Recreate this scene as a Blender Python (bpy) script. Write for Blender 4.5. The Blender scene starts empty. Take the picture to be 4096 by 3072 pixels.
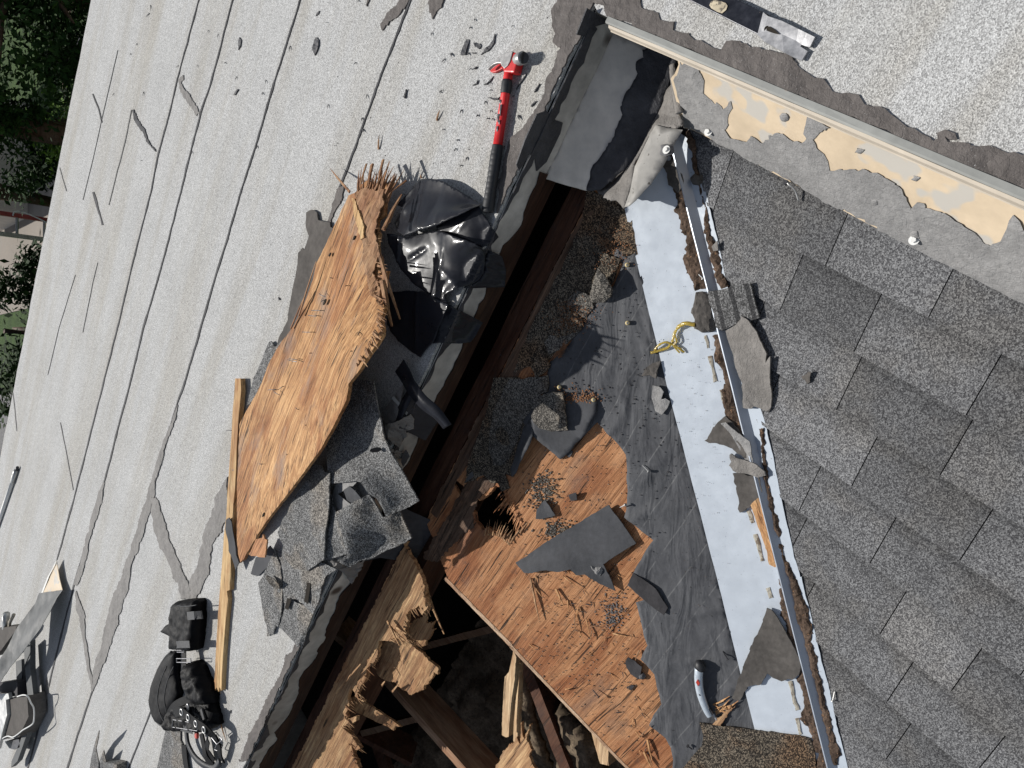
import bpy, bmesh, math, random
import numpy as np
from mathutils import Vector, Matrix, noise
from mathutils.geometry import delaunay_2d_cdt
random.seed(7)
R = math.radians
sc = bpy.context.scene
COL = sc.collection
# ---------------------------------------------------------------- camera, sky, sun, exposure
FPX = 2841.0; CH = 1.45; TH = R(48.6)
CAM = Vector((0, 0, CH))
FW = Vector((0, math.cos(TH), -math.sin(TH))); RT = Vector((0, -math.sin(TH), -math.cos(TH))); UP = Vector((1, 0, 0))
cd = bpy.data.cameras.new('camera'); cam = bpy.data.objects.new('camera', cd); COL.objects.link(cam)
cd.sensor_width = 36; cd.lens = FPX/4096*36; cd.clip_start = 0.02; cd.clip_end = 500
m = Matrix((RT, UP, -FW)).transposed().to_4x4(); m.translation = CAM; cam.matrix_world = m
sc.camera = cam
SUN_EL = R(44.5)
w = bpy.data.worlds.new('World'); sc.world = w; w.use_nodes = True
nt = w.node_tree; sky = nt.nodes.new('ShaderNodeTexSky'); sky.sky_type = 'NISHITA'; sky.sun_disc = False
sky.sun_elevation = SUN_EL; sky.sun_rotation = 0.0; sky.air_density = 1.0; sky.dust_density = 0.6
hsv = nt.nodes.new('ShaderNodeHueSaturation'); hsv.inputs['Saturation'].default_value = .55; nt.links.new(sky.outputs[0], hsv.inputs['Color']); nt.links.new(hsv.outputs[0], nt.nodes['Background'].inputs[0]); nt.nodes['Background'].inputs[1].default_value = 0.075
ld = bpy.data.lights.new('sun', 'SUN'); ld.energy = 4.4; ld.angle = R(0.5); ld.color = (1.0, 0.965, 0.91)
lo = bpy.data.objects.new('sun', ld); COL.objects.link(lo); lo.rotation_euler = (-(math.pi/2-SUN_EL), 0, 0); lo.location = (0, 20, 20)
sc.view_settings.view_transform = 'Standard'; sc.view_settings.look = 'None'
sc.view_settings.exposure = 0.12; sc.view_settings.gamma = 1
sc.cycles.max_bounces = 8; sc.cycles.use_denoising = True
try: sc.cycles.denoiser = 'OPENIMAGEDENOISE'
except Exception: pass

# ---------------------------------------------------------------- roof frame: s, q are level, at right angles; K is the inner corner
K = Vector((0.9351571, 1.00532481, 0.0))
S = Vector((-.822, .569, 0)).normalized(); Q = Vector((-.569, -.822, 0)).normalized()
PITCH = .25
def sq(x, y): d = Vector((x, y, 0))-K; return d.dot(S), d.dot(Q)
def W(s, q, z): p = K+S*s+Q*q; return Vector((p.x, p.y, z))
# planes: z = c - a*s - b*q
PL = {'F': (0, 0, 0), 'A': (-.2125, PITCH, 0), 'B': (-.20, 0, PITCH), 'C': (.027, 1.71, 0), 'P': (-.107, 0, .55)}
def sz(surf, x, y):
    if isinstance(surf, (int, float)): return surf
    c, a, b = PL[surf]; s, q = sq(x, y); return c-a*s-b*q
def at(px, py, surf='F', h=0.0):
    d = FW+RT*((px-2048)/FPX)-UP*((py-1536)/FPX)
    c, a, b = (surf, 0, 0) if isinstance(surf, (int, float)) else PL[surf]
    c += h; n = Vector((0, 0, 1))+S*a+Q*b; D = c+n.x*K.x+n.y*K.y
    return CAM+d*((D-n.dot(CAM))/n.dot(d))
def T(c, r, *pts):
    out = []
    for p in pts: out.append((c*1024+p[0]*.4629, r*768+p[1]*.4629)+tuple(p[2:]))
    return out

# ---------------------------------------------------------------- object helpers
def new_obj(name, data, parent=None, loc=None):
    o = bpy.data.objects.new(name, data); COL.objects.link(o)
    if parent: o.parent = parent
    if loc is not None: o.location = loc
    return o
ORI = {}
def thing(name, label, cat, at_=None, group=None):
    o = new_obj(name, None); o.empty_display_size = .05
    if at_ is not None: o.location = at_
    ORI[o.name] = Vector(o.location)
    o['label'] = label; o['category'] = cat
    if group: o['group'] = group
    return o
def tag(o, label=None, cat=None, group=None, kind=None):
    if label: o['label'] = label
    if cat: o['category'] = cat
    if group: o['group'] = group
    if kind: o['kind'] = kind
    return o
def mesh(name, vf, mat, parent=None, smooth=False, origin=None, bevel=0):
    v, f = vf[0], vf[1]
    vv = [Vector(p) for p in v]
    if parent is not None: o0 = ORI[parent.name]; loc = (0, 0, 0); org = o0
    else:
        if origin is None:
            org = Vector((sum(p.x for p in vv)/len(vv), sum(p.y for p in vv)/len(vv), min(p.z for p in vv)))
        else: org = origin
        loc = org
    me = bpy.data.meshes.new(name); me.from_pydata([tuple(p-org) for p in vv], [], f); me.validate(); me.update()
    me.materials.append(mat)
    b = bmesh.new(); b.from_mesh(me); bmesh.ops.recalc_face_normals(b, faces=b.faces)
    if bevel: bmesh.ops.bevel(b, geom=[e for e in b.edges if e.is_manifold and e.calc_face_angle(0) > .5], offset=bevel, segments=2, affect='EDGES', profile=.6)
    b.to_mesh(me); b.free()
    if smooth: me.polygons.foreach_set('use_smooth', [True]*len(me.polygons))
    o = new_obj(name, me, parent, loc); ORI[o.name] = org
    return o
class MB:
    def __init__(s): s.v = []; s.f = []
    def add(s, v, f): n = len(s.v); s.v += [Vector(p) for p in v]; s.f += [tuple(i+n for i in g) for g in f]; return s
    def get(s): return s.v, s.f
def nz(x, y, sd=0, oct_=4): return noise.fractal(Vector((x, y, sd*7.31)), 1.0, 2.0, oct_)

def ragged(P, surf_h, amp, seg, seed):
    """P: list of (x,y,h). subdivide outline and tear it: slow drift plus sharp irregular teeth"""
    out = []; n = len(P); g = random.Random(seed*13+7); tooth = 0
    for i in range(n):
        a, b = P[i], P[(i+1) % n]; L = math.hypot(b[0]-a[0], b[1]-a[1]); k = max(1, int(L/seg)); t = 0; ts = []
        while t < 1: ts.append(t); t += (1/k)*(g.uniform(.45, 1.55) if amp else 1)
        for t in ts:
            x = a[0]+(b[0]-a[0])*t; y = a[1]+(b[1]-a[1])*t; h = a[2]+(b[2]-a[2])*t
            if amp:
                tooth = tooth*.55+g.gauss(0, .55)
                d = amp*(.9*nz(x/seg/11, y/seg/11, seed, 2)+.8*tooth)
                nx, ny = (b[1]-a[1])/(L+1e-9), -(b[0]-a[0])/(L+1e-9); x += nx*d; y += ny*d
            out.append((x, y, h))
    return out
def inside_mask(X, Y, P):
    ins = np.zeros(X.shape, bool); n = len(P); j = n-1
    for i in range(n):
        xi, yi, xj, yj = P[i][0], P[i][1], P[j][0], P[j][1]
        if yi != yj:
            c = ((yi > Y) != (yj > Y)) & (X < (xj-xi)*(Y-yi)/(yj-yi)+xi); ins ^= c
        j = i
    return ins
def bdist(X, Y, P):
    D = np.full(X.shape, 1e9); n = len(P)
    for i in range(n):
        ax, ay, bx, by = P[i][0], P[i][1], P[(i+1) % n][0], P[(i+1) % n][1]
        L = (bx-ax)**2+(by-ay)**2+1e-12; t = np.clip(((X-ax)*(bx-ax)+(Y-ay)*(by-ay))/L, 0, 1)
        D = np.minimum(D, np.hypot(X-ax-t*(bx-ax), Y-ay-t*(by-ay)))
    return D
def sheet(pts, surf='F', h=0.0, th=.003, cell=.02, rag=0.0, seg=.02, seed=0, warp=0.0, wscale=12, dome=None, fn=None, world=False, bottom=True, droop=0):
    """outline (pixel rays onto a surface, or s/q coordinates when world) -> a sheet with real thickness"""
    P = []
    for p in pts:
        hh = p[2] if len(p) > 2 else h
        v = W(p[0], p[1], 0) if world else at(p[0], p[1], surf, hh)
        if droop:      # what sticks out over the torn edge sags down into the opening
            a_, b_ = sq(v.x, v.y)
            if b_ > 0 and a_ > 0: hh -= droop*b_; v = at(p[0], p[1], surf, hh)
        P.append((v.x, v.y, hh))
    ctrl = np.array(P)
    vary = len(set(round(p[2], 5) for p in P)) > 1
    P = ragged(P, 0, rag, seg, seed) if (rag or dome or warp or fn or vary) else P
    if vary: ctrl = np.array(P)
    PA = np.array(P); x0, y0 = PA[:, 0].min(), PA[:, 1].min(); x1, y1 = PA[:, 0].max(), PA[:, 1].max()
    nb = len(P); pts2 = [Vector((p[0], p[1])) for p in P]; inter = np.zeros((0, 2))
    if cell:
        gx, gy = np.meshgrid(np.arange(x0, x1, cell), np.arange(y0, y1, cell))
        rs = np.random.RandomState(seed+3); gx = gx+rs.uniform(-.3, .3, gx.shape)*cell; gy = gy+rs.uniform(-.3, .3, gy.shape)*cell
        gx, gy = gx.ravel(), gy.ravel(); mk = inside_mask(gx, gy, P); gx, gy = gx[mk], gy[mk]
        if len(gx):
            d = bdist(gx, gy, P); mk = d > cell*.4; gx, gy = gx[mk], gy[mk]
            pts2 += [Vector((a, b)) for a, b in zip(gx, gy)]
    v2, e2, f2, ov, oe, of = delaunay_2d_cdt(pts2, [], [list(range(nb))], 1, 1e-7)
    XY = np.array([(a.x, a.y) for a in v2])
    d2 = (XY[:, None, 0]-ctrl[None, :, 0])**2+(XY[:, None, 1]-ctrl[None, :, 1])**2+1e-8
    wgt = d2**-1.5
    H = (wgt*ctrl[None, :, 2]).sum(1)/wgt.sum(1) if vary else np.full(len(XY), ctrl[0, 2])
    if dome:
        D = bdist(XY[:, 0], XY[:, 1], P); t = np.clip(D/dome[1], 0, 1); H = H+dome[0]*np.sqrt(t*(2-t))
    top = []
    for i, (x, y) in enumerate(XY):
        z = H[i]
        if warp: z += warp*nz(x*wscale, y*wscale, seed+11, 3)
        if fn: z += fn(x, y)
        if droop and sq(x, y)[1] < .004: z = max(z, .007)
        top.append(Vector((x, y, sz(surf, x, y)+z)))
    n = len(top); faces = [tuple(f) for f in f2]
    if not bottom: return top, faces
    bot = [p-Vector((0, 0, th)) for p in top]
    cnt = {}
    for f in faces:
        for i in range(len(f)):
            a, b = f[i], f[(i+1) % len(f)]; k = (min(a, b), max(a, b)); cnt.setdefault(k, []).append((a, b))
    F = list(faces)+[tuple(i+n for i in reversed(f)) for f in faces]
    for k, l in cnt.items():
        if len(l) == 1: a, b = l[0]; F.append((b, a, a+n, b+n))
    return top+bot, F
def boxv(c, ax, ay, az):
    """box from centre and three half-axis vectors"""
    c = Vector(c); ax, ay, az = Vector(ax), Vector(ay), Vector(az)
    v = [c+ax*i+ay*j+az*k for k in (-1, 1) for j in (-1, 1) for i in (-1, 1)]
    return v, [(0, 2, 3, 1), (4, 5, 7, 6), (0, 1, 5, 4), (2, 6, 7, 3), (0, 4, 6, 2), (1, 3, 7, 5)]
def sqbox(s0, s1, q0, q1, z0, z1): return boxv(W((s0+s1)/2, (q0+q1)/2, (z0+z1)/2), S*(s1-s0)/2, Q*(q1-q0)/2, (0, 0, (z1-z0)/2))
def beamv(a, b, wd, ht, rough=0, n=1, seed=0, up=Vector((0, 0, 1))):
    """board from a to b; a,b on its top centre line; optional knobbly sides"""
    a, b = Vector(a), Vector(b); d = (b-a).normalized(); sd = d.cross(up).normalized(); u = sd.cross(d).normalized(); V = []; Fc = []
    for i in range(n+1):
        p = a+(b-a)*(i/n)
        for j, (x, y) in enumerate(((-.5, 0), (.5, 0), (.5, -1), (-.5, -1))):
            r = rough*nz(i*1.7+seed, j*3.1, seed, 2) if rough else 0
            V.append(p+sd*(x*wd+r*(1 if x > 0 else -1))+u*(y*ht+r*.5))
    for i in range(n):
        for j in range(4): Fc.append((i*4+j, i*4+(j+1) % 4, i*4+4+(j+1) % 4, i*4+4+j))
    Fc += [(3, 2, 1, 0), (n*4, n*4+1, n*4+2, n*4+3)]
    return V, Fc
def needle(a, b, wd, th, tip=.15, seed=0):
    a, b = Vector(a), Vector(b); d = (b-a).normalized(); sd = d.cross(Vector((0, 0, 1)));
    sd = sd.normalized() if sd.length > .01 else Vector((1, 0, 0)); u = sd.cross(d)
    mid = a+(b-a)*.55+u*th*.4
    V = []
    for p, k in ((a, 1.0), (mid, .8), (b, tip)):
        for x, y in ((-.5, -.5), (.5, -.5), (.5, .5), (-.5, .5)): V.append(p+sd*wd*x*k+u*th*y*k)
    Fc = [(3, 2, 1, 0), (8, 9, 10, 11)]
    for i in (0, 4):
        for j in range(4): Fc.append((i+j, i+(j+1) % 4, i+4+(j+1) % 4, i+4+j))
    return V, Fc
def tube(path, rad, n=10, flat=1.0, closed=False, caps=True, upv=None):
    """rad: number or list; flat squashes vertically"""
    P = [Vector(p) for p in path]; m_ = len(P); V = []; Fc = []
    for i, p in enumerate(P):
        a = P[i-1] if (i > 0 or closed) else P[i]; b = P[(i+1) % m_] if (i < m_-1 or closed) else P[i]
        d = (b-a).normalized(); u0 = upv or Vector((0, 0, 1))
        sd = d.cross(u0); sd = sd.normalized() if sd.length > 1e-3 else Vector((1, 0, 0)); u = sd.cross(d).normalized()
        r = rad[i] if isinstance(rad, (list, tuple)) else rad
        for k in range(n):
            t = 2*math.pi*k/n; V.append(p+sd*math.cos(t)*r+u*math.sin(t)*r*flat)
    for i in range(m_ if closed else m_-1):
        j = (i+1) % m_
        for k in range(n): Fc.append((i*n+k, i*n+(k+1) % n, j*n+(k+1) % n, j*n+k))
    if caps and not closed: Fc += [tuple(reversed(range(n))), tuple((m_-1)*n+k for k in range(n))]
    return V, Fc
def smooth_path(P, k=6):
    out = []; P = [Vector(p) for p in P]
    for i in range(len(P)-1):
        p0 = P[max(i-1, 0)]; p1 = P[i]; p2 = P[i+1]; p3 = P[min(i+2, len(P)-1)]
        for j in range(k):
            t = j/k; out.append(.5*((2*p1)+(-p0+p2)*t+(2*p0-5*p1+4*p2-p3)*t*t+(-p0+3*p1-3*p2+p3)*t**3))
    out.append(P[-1]); return out
def webbing(path, wd, th, nz_=0):
    P = [Vector(p) for p in path]; V = []; Fc = []
    for i, p in enumerate(P):
        d = (P[min(i+1, len(P)-1)]-P[max(i-1, 0)]).normalized(); sd = d.cross(Vector((0, 0, 1)))
        sd = sd.normalized(); u = sd.cross(d); ww = wd[i] if isinstance(wd, (list, tuple)) else wd
        for x, y in ((-.5, -.5), (.5, -.5), (.5, .5), (-.5, .5)): V.append(p+sd*ww*x+u*th*y)
    for i in range(len(P)-1):
        for j in range(4): Fc.append((i*4+j, i*4+(j+1) % 4, i*4+4+(j+1) % 4, i*4+4+j))
    n = len(P)-1; Fc += [(3, 2, 1, 0), (n*4, n*4+1, n*4+2, n*4+3)]
    return V, Fc
def ribbon_px(path, wpx, jit=.25, step=40, seed=0):
    """outline (in pixels) of a long narrow patch: path of (x,y[,w])"""
    L = []; Rr = []; P = path
    for i in range(len(P)-1):
        a, b = P[i], P[i+1]; wa = a[2] if len(a) > 2 else wpx; wb = b[2] if len(b) > 2 else wpx
        D = math.hypot(b[0]-a[0], b[1]-a[1]); k = max(1, int(D/step)); nx, ny = (b[1]-a[1])/D, -(b[0]-a[0])/D
        for j in range(k+(1 if i == len(P)-2 else 0)):
            t = j/k; x = a[0]+(b[0]-a[0])*t; y = a[1]+(b[1]-a[1])*t; w_ = (wa+(wb-wa)*t)/2
            e1 = w_*(1+jit*2*nz(x*.02, y*.02, seed, 3)); e2 = w_*(1+jit*2*nz(x*.02, y*.02, seed+9, 3)); dd = nz(x*.006, y*.006, seed+4, 2)*w_*jit*2
            L.append((x+nx*(e1+dd), y+ny*(e1+dd))); Rr.append((x-nx*(e2-dd), y-ny*(e2-dd)))
    return L+Rr[::-1]

# ---------------------------------------------------------------- materials
class NT:
    def __init__(s, name):
        s.m = bpy.data.materials.new(name); s.m.use_nodes = True; s.t = s.m.node_tree; s.b = s.t.nodes['Principled BSDF']
        s.tc = s.t.nodes.new('ShaderNodeTexCoord')
    def n(s, ty, **k):
        x = s.t.nodes.new('ShaderNode'+ty)
        for a, b in k.items():
            if a.startswith('i_'):
                key = a[2:]; x.inputs[int(key) if key.isdigit() else key.replace('_', ' ')].default_value = b
            else: setattr(x, a, b)
        return x
    def l(s, a, b): s.t.links.new(a, b)
    def vec(s, rot=0, scale=(1, 1, 1)):
        a = s.n('Mapping', vector_type='TEXTURE'); a.inputs['Rotation'].default_value = (0, 0, rot); s.l(s.tc.outputs['Object'], a.inputs[0])
        b = s.n('VectorMath', operation='MULTIPLY'); s.l(a.outputs[0], b.inputs[0]); b.inputs[1].default_value = scale
        return b.outputs[0]
    def noise(s, v, scale, detail=4, rough=.55, dist=0):
        x = s.n('TexNoise', i_Scale=scale, i_Detail=detail, i_Roughness=rough, i_Distortion=dist); s.l(v, x.inputs['Vector']); return x.outputs['Fac']
    def vor(s, v, scale, feature='F1', out='Color', rnd=1.0):
        x = s.n('TexVoronoi', feature=feature, i_Scale=scale); x.inputs['Randomness'].default_value = rnd; s.l(v, x.inputs['Vector']); return x.outputs[out]
    def ramp(s, fac, stops, interp='LINEAR'):
        x = s.n('ValToRGB'); x.color_ramp.interpolation = interp; e = x.color_ramp.elements
        while len(e) < len(stops): e.new(.5)
        for a, (p, c) in zip(e, stops): a.position = p; a.color = (c if isinstance(c, tuple) else (c, c, c))+(1,)
        s.l(fac, x.inputs[0]); return x.outputs[0]
    def mix(s, fac, a, b, mode='MIX'):
        x = s.n('Mix', data_type='RGBA', blend_type=mode)
        for v, i in ((fac, 0), (a, 6), (b, 7)):
            if isinstance(v, (int, float)): x.inputs[i].default_value = v if i == 0 else (v, v, v, 1)
            elif isinstance(v, tuple): x.inputs[i].default_value = v+(1,)
            else: s.l(v, x.inputs[i])
        return x.outputs[2]
    def math(s, op, a, b=0, c=0):
        x = s.n('Math', operation=op)
        for i, v in enumerate((a, b, c)):
            if isinstance(v, (int, float)): x.inputs[i].default_value = v
            else: s.l(v, x.inputs[i])
        return x.outputs[0]
    def bump(s, hgt, strength=.5, dist=.002, prev=None):
        x = s.n('Bump', i_Strength=strength, i_Distance=dist); s.l(hgt, x.inputs['Height'])
        if prev: s.l(prev, x.inputs['Normal'])
        return x.outputs[0]
    def out(s, col, rough=.8, bump=None, metal=0, spec=.3):
        if isinstance(col, tuple): s.b.inputs['Base Color'].default_value = col+(1,)
        else: s.l(col, s.b.inputs['Base Color'])
        if isinstance(rough, (int, float)): s.b.inputs['Roughness'].default_value = rough
        else: s.l(rough, s.b.inputs['Roughness'])
        s.b.inputs['Metallic'].default_value = metal; s.b.inputs['Specular IOR Level'].default_value = spec
        if bump: s.l(bump, s.b.inputs['Normal'])
        return s.m
def granule(name, c0, c1, c2, size=.0032, stain=None, big=.12, attr=False, streak=False):
    k = NT(name); v = k.vec(); sc_ = 1/size
    g = k.vor(v, sc_, out='Color'); gv = k.n('SeparateColor'); k.l(g, gv.inputs[0])
    col = k.ramp(gv.outputs[0], [(0.08, c0), (.5, c1), (.95, c2)])
    n2 = k.noise(v, 330, 2, .6); col = k.mix(.35, col, k.ramp(n2, [(.3, .65), (.7, 1.35)]), 'MULTIPLY')
    n3 = k.noise(v, 3.0, 4, .6); col = k.mix(1, col, k.ramp(n3, [(.3, 1-big), (.7, 1+big)]), 'MULTIPLY')
    n4 = k.noise(v, 22, 3, .6); col = k.mix(1, col, k.ramp(n4, [(.3, 1-big*.5), (.7, 1+big*.5)]), 'MULTIPLY')
    if streak:
        vs = k.vec(math.atan2(S.y, S.x), (.25, 3.2, 1)); n5 = k.noise(vs, 1.6, 5, .6)
        col = k.mix(k.ramp(n5, [(.45, 0.0), (.66, .8)]), col, k.mix(1, col, (.84, .80, .73), 'MULTIPLY'))
        n7 = k.noise(v, 1.1, 5, .65); col = k.mix(k.ramp(n7, [(.55, 0.0), (.72, .5)]), col, k.mix(1, col, (.86, .845, .82), 'MULTIPLY'))
    if stain:
        n6 = k.noise(v, 5, 4, .6); col = k.mix(k.ramp(n6, [(.5, 0.0), (.62, .7)]), col, k.mix(1, col, stain, 'MULTIPLY'))
    if attr:
        a = k.n('Attribute', attribute_name='tone'); col = k.mix(1, col, a.outputs['Color'], 'MULTIPLY')
    hgt = k.vor(v, sc_, out='Distance'); bp = k.bump(hgt, .55, size*.6); bp = k.bump(n3, .3, .02, bp)
    return k.out(col, .9, bp, 0, .25)
def tar(name, c0, c1, speck=0.0, crack=1.0, rough=.75, scale=1.0):
    k = NT(name); v = k.vec()
    wv = k.n('VectorMath', operation='MULTIPLY_ADD'); nn = k.n('TexNoise', i_Scale=40*scale, i_Detail=3); k.l(v, nn.inputs['Vector'])
    k.l(nn.outputs['Color'], wv.inputs[0]); wv.inputs[1].default_value = (.02, .02, .02); k.l(v, wv.inputs[2])
    e = k.vor(wv.outputs[0], 55*scale, 'DISTANCE_TO_EDGE', 'Distance'); e2 = k.vor(wv.outputs[0], 150*scale, 'DISTANCE_TO_EDGE', 'Distance')
    n1 = k.noise(v, 9*scale, 6, .65); n2 = k.noise(v, 60*scale, 4, .7)
    col = k.mix(k.ramp(n1, [(.3, 0.0), (.7, 1.0)]), c0, c1); col = k.mix(.6, col, k.ramp(n2, [(.3, .7), (.7, 1.3)]), 'MULTIPLY')
    msk = k.math('MULTIPLY', k.ramp(e, [(0.0, 1.0), (.045, 0.0)]), k.ramp(n2, [(.48, 0.0), (.62, crack)]))
    col = k.mix(msk, col, k.mix(1, col, (.3, .3, .3), 'MULTIPLY'))
    if speck:
        sp = k.noise(v, 420, 2, .6); col = k.mix(k.math('MULTIPLY', k.ramp(sp, [(.66, 0.0), (.72, 1.0)]), k.ramp(k.noise(v, 14, 3), [(.45, 0.0), (.6, speck)])), col, (.6, .6, .6))
    h = k.math('ADD', k.math('MULTIPLY', k.ramp(e, [(0.0, 0.0), (.08, 1.0)]), .6), k.math('MULTIPLY', k.ramp(e2, [(0.0, 0.0), (.1, 1.0)]), .25))
    bp = k.bump(h, .5*crack, .003); bp = k.bump(n2, .6, .004, bp); bp = k.bump(n1, .5, .02, bp)
    return k.out(col, rough, bp, 0, .35)
def wood(name, ang, c0, c1, c2, gray=(.16, .14, .13), gamt=.35, crackw=.5, fine=1.0, bumps=1.0, dirt=0.0, rough=.75):
    k = NT(name); v = k.vec(ang, (1, 1, 1))
    def sv(a, b):
        x = k.n('VectorMath', operation='MULTIPLY'); k.l(v, x.inputs[0]); x.inputs[1].default_value = (a, b, b); return x.outputs[0]
    wob = k.noise(sv(1.2, 3), 1, 3, .5)
    vv = k.n('VectorMath', operation='ADD'); k.l(v, vv.inputs[0]); cx = k.n('CombineXYZ'); k.l(k.math('MULTIPLY', wob, .05), cx.inputs[1]); k.l(cx.outputs[0], vv.inputs[1])
    v = vv.outputs[0]
    g1 = k.noise(sv(5, 120*fine), 1, 5, .65, .5); g2 = k.noise(sv(2.2, 16), 1, 4, .6, 1.2); g3 = k.noise(sv(22, 420*fine), 1, 3, .7)
    col = k.ramp(g1, [(.28, c0), (.5, c1), (.72, c2)])
    col = k.mix(k.ramp(g2, [(.40, 0.0), (.66, .75)]), col, k.mix(1, col, (.68, .55, .46), 'MULTIPLY'))
    pt = k.noise(sv(3.2, 7), 1, 4, .6, .6); col = k.mix(k.ramp(pt, [(.50, 0.0), (.60, .6)]), col, k.mix(1, col, (.62, .44, .36), 'MULTIPLY')); col = k.mix(k.ramp(pt, [(.34, .5), (.44, 0.0)]), col, k.mix(1, col, (1.25, 1.28, 1.3), 'MULTIPLY'))
    col = k.mix(.55, col, k.ramp(g3, [(.3, .6), (.7, 1.35)]), 'MULTIPLY')
    ng = k.noise(sv(5, 9), 1, 5, .6)
    col = k.mix(k.ramp(ng, [(.55, 0.0), (.78, gamt)]), col, gray)
    ck = k.noise(sv(5, 95*fine), 1, 3, .5, .25); ckm = k.math('MULTIPLY', k.ramp(ck, [(.335, 1.0), (.385, 0.0)]), k.ramp(g2, [(.35, .5), (.6, 1.0)]))
    col = k.mix(k.math('MULTIPLY', ckm, crackw), col, (.02, .014, .01))
    if dirt:
        nd = k.noise(v, 35, 5, .7); col = k.mix(k.ramp(nd, [(.55, 0.0), (.72, dirt)]), col, (.06, .05, .045))
        nd = k.noise(v, 240, 2, .6); col = k.mix(k.ramp(nd, [(.68, 0.0), (.74, .8)]), col, (.05, .04, .035))
    h = k.math('ADD', k.math('MULTIPLY', g1, .6), k.math('MULTIPLY', g3, .4)); h = k.math('SUBTRACT', h, k.math('MULTIPLY', ckm, .8))
    bp = k.bump(h, .75*bumps, .004); return k.out(col, rough, bp, 0, .25)
def plain(name, c, rough=.6, metal=0, var=.15, scale=40, bump=.2, spec=.4, speck=None, scr=0):
    k = NT(name); v = k.vec(); n1 = k.noise(v, scale, 5, .65); n2 = k.noise(v, scale*.12, 4, .6)
    col = k.mix(1, c, k.ramp(n1, [(.3, 1-var), (.7, 1+var)]), 'MULTIPLY'); col = k.mix(1, col, k.ramp(n2, [(.3, 1-var), (.7, 1+var)]), 'MULTIPLY')
    if speck:
        s2 = k.noise(v, speck[1], 2, .6); col = k.mix(k.ramp(s2, [(speck[2], 0.0), (speck[2]+.05, 1.0)]), col, speck[0])
    rr = k.ramp(n1, [(.3, max(rough-.1, .02)), (.7, min(rough+.12, 1))])
    return k.out(col, rr, k.bump(n1, bump, .002), metal, spec)
def pxang(a, b, surf='F'): p = at(*a, surf); q_ = at(*b, surf); return math.atan2(q_.y-p.y, q_.x-p.x)
SA = math.atan2(S.y, S.x)
M = {}
M['roll'] = granule('pale_granules', (.25, .25, .248), (.435, .435, .43), (.61, .615, .61), .0022, big=.05, streak=True)
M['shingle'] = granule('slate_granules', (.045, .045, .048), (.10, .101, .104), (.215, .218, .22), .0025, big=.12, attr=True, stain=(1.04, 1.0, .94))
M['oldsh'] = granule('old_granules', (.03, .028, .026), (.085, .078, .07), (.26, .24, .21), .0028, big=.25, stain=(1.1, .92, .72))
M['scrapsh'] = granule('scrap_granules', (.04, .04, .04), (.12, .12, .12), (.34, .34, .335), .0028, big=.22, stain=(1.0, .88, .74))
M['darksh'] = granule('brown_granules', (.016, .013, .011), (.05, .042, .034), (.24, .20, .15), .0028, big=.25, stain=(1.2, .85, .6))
M['tarb'] = tar('roof_cement', (.085, .075, .07), (.135, .12, .112), speck=.6, crack=.5)
M['tarm'] = tar('grey_mend', (.17, .162, .155), (.23, .22, .21), speck=.7, crack=.8)
M['seamf'] = tar('faded_seam', (.11, .108, .105), (.2, .197, .19), speck=.8, crack=.5)
M['seam'] = tar('seam_tar', (.02, .02, .023), (.07, .07, .075), speck=.5, crack=.6)
M['targ'] = tar('grey_cement', (.21, .207, .205), (.29, .285, .28), crack=.55)
M['tark'] = tar('black_cement', (.03, .03, .034), (.075, .075, .082), crack=.4, rough=.55)
M['tarl'] = tar('dry_cement', (.15, .14, .13), (.25, .235, .22), speck=.2, crack=.6)
M['felt'] = None
M['pan'] = plain('grey_pan_metal', (.66, .61, .54), .5, .15, .12, 25, .1)
M['panlit'] = plain('dusty_flap_metal', (.36, .35, .33), .6, .2, .16, 30, .15, speck=((.12, .11, .1), 60, .66))
M['curb'] = plain('curb_metal', (.44, .42, .385), .55, .05, .3, 14, .2, speck=((.09, .07, .06), 5, .70))
M['valley'] = plain('white_valley_metal', (.60, .655, .72), .38, .15, .04, 24, .10, speck=((.30, .32, .34), 230, .70))
M['valleyb'] = plain('sunside_valley_metal', (.40, .45, .51), .5, .0, .05, 60, .06, speck=((.2, .2, .2), 120, .68))  # same white valley metal; tone lowered in the colour to offset stronger sun
M['valley2'] = plain('rib_metal', (.42, .46, .52), .4, .35, .06, 40, .05)
M['cream'] = plain('cream_apron', (.60, .485, .345), .65, 0, .09, 18, .2, speck=((.50, .47, .42), 10, .54))
M['dripc'] = plain('cream_drip', (.50, .44, .36), .55, 0, .07, 20, .1)
M['dripg'] = plain('grey_drip', (.27, .275, .26), .6, 0, .12, 26, .1, speck=((.35, .22, .12), 14, .69))
M['plastic'] = plain('black_plastic', (.018, .019, .024), .34, 0, .1, 30, .10, .13)
M['plastic'].node_tree.nodes['Principled BSDF'].inputs['Coat Weight'].default_value = .22; M['plastic'].node_tree.nodes['Principled BSDF'].inputs['Coat Roughness'].default_value = .09
M['rubber'] = plain('black_rubber', (.022, .023, .026), .55, 0, .15, 60, .15)
M['nylon'] = plain('black_nylon', (.0035, .0035, .0045), .6, 0, .3, 260, .4, .12)
M['nylon2'] = plain('grey_nylon', (.018, .020, .025), .6, 0, .25, 260, .4)
M['steel'] = plain('brushed_steel', (.42, .42, .43), .42, .55, .18, 60, .1)
M['dsteel'] = plain('dark_steel', (.05, .05, .055), .45, .6, .3, 60, .15)
M['steelh'] = plain('hammer_steel', (.30, .295, .29), .4, .4, .2, 60, .15, speck=((.2, .12, .08), 90, .68))
M['dsteel3'] = plain('dull_buckle_steel', (.22, .22, .23), .4, .5, .1)
M['red'] = plain('red_paint', (.56, .018, .02), .42, 0, .15, 40, .08, speck=((.03, .02, .02), 26, .67))
M['redp'] = plain('red_mark', (.5, .05, .03), .5)
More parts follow.
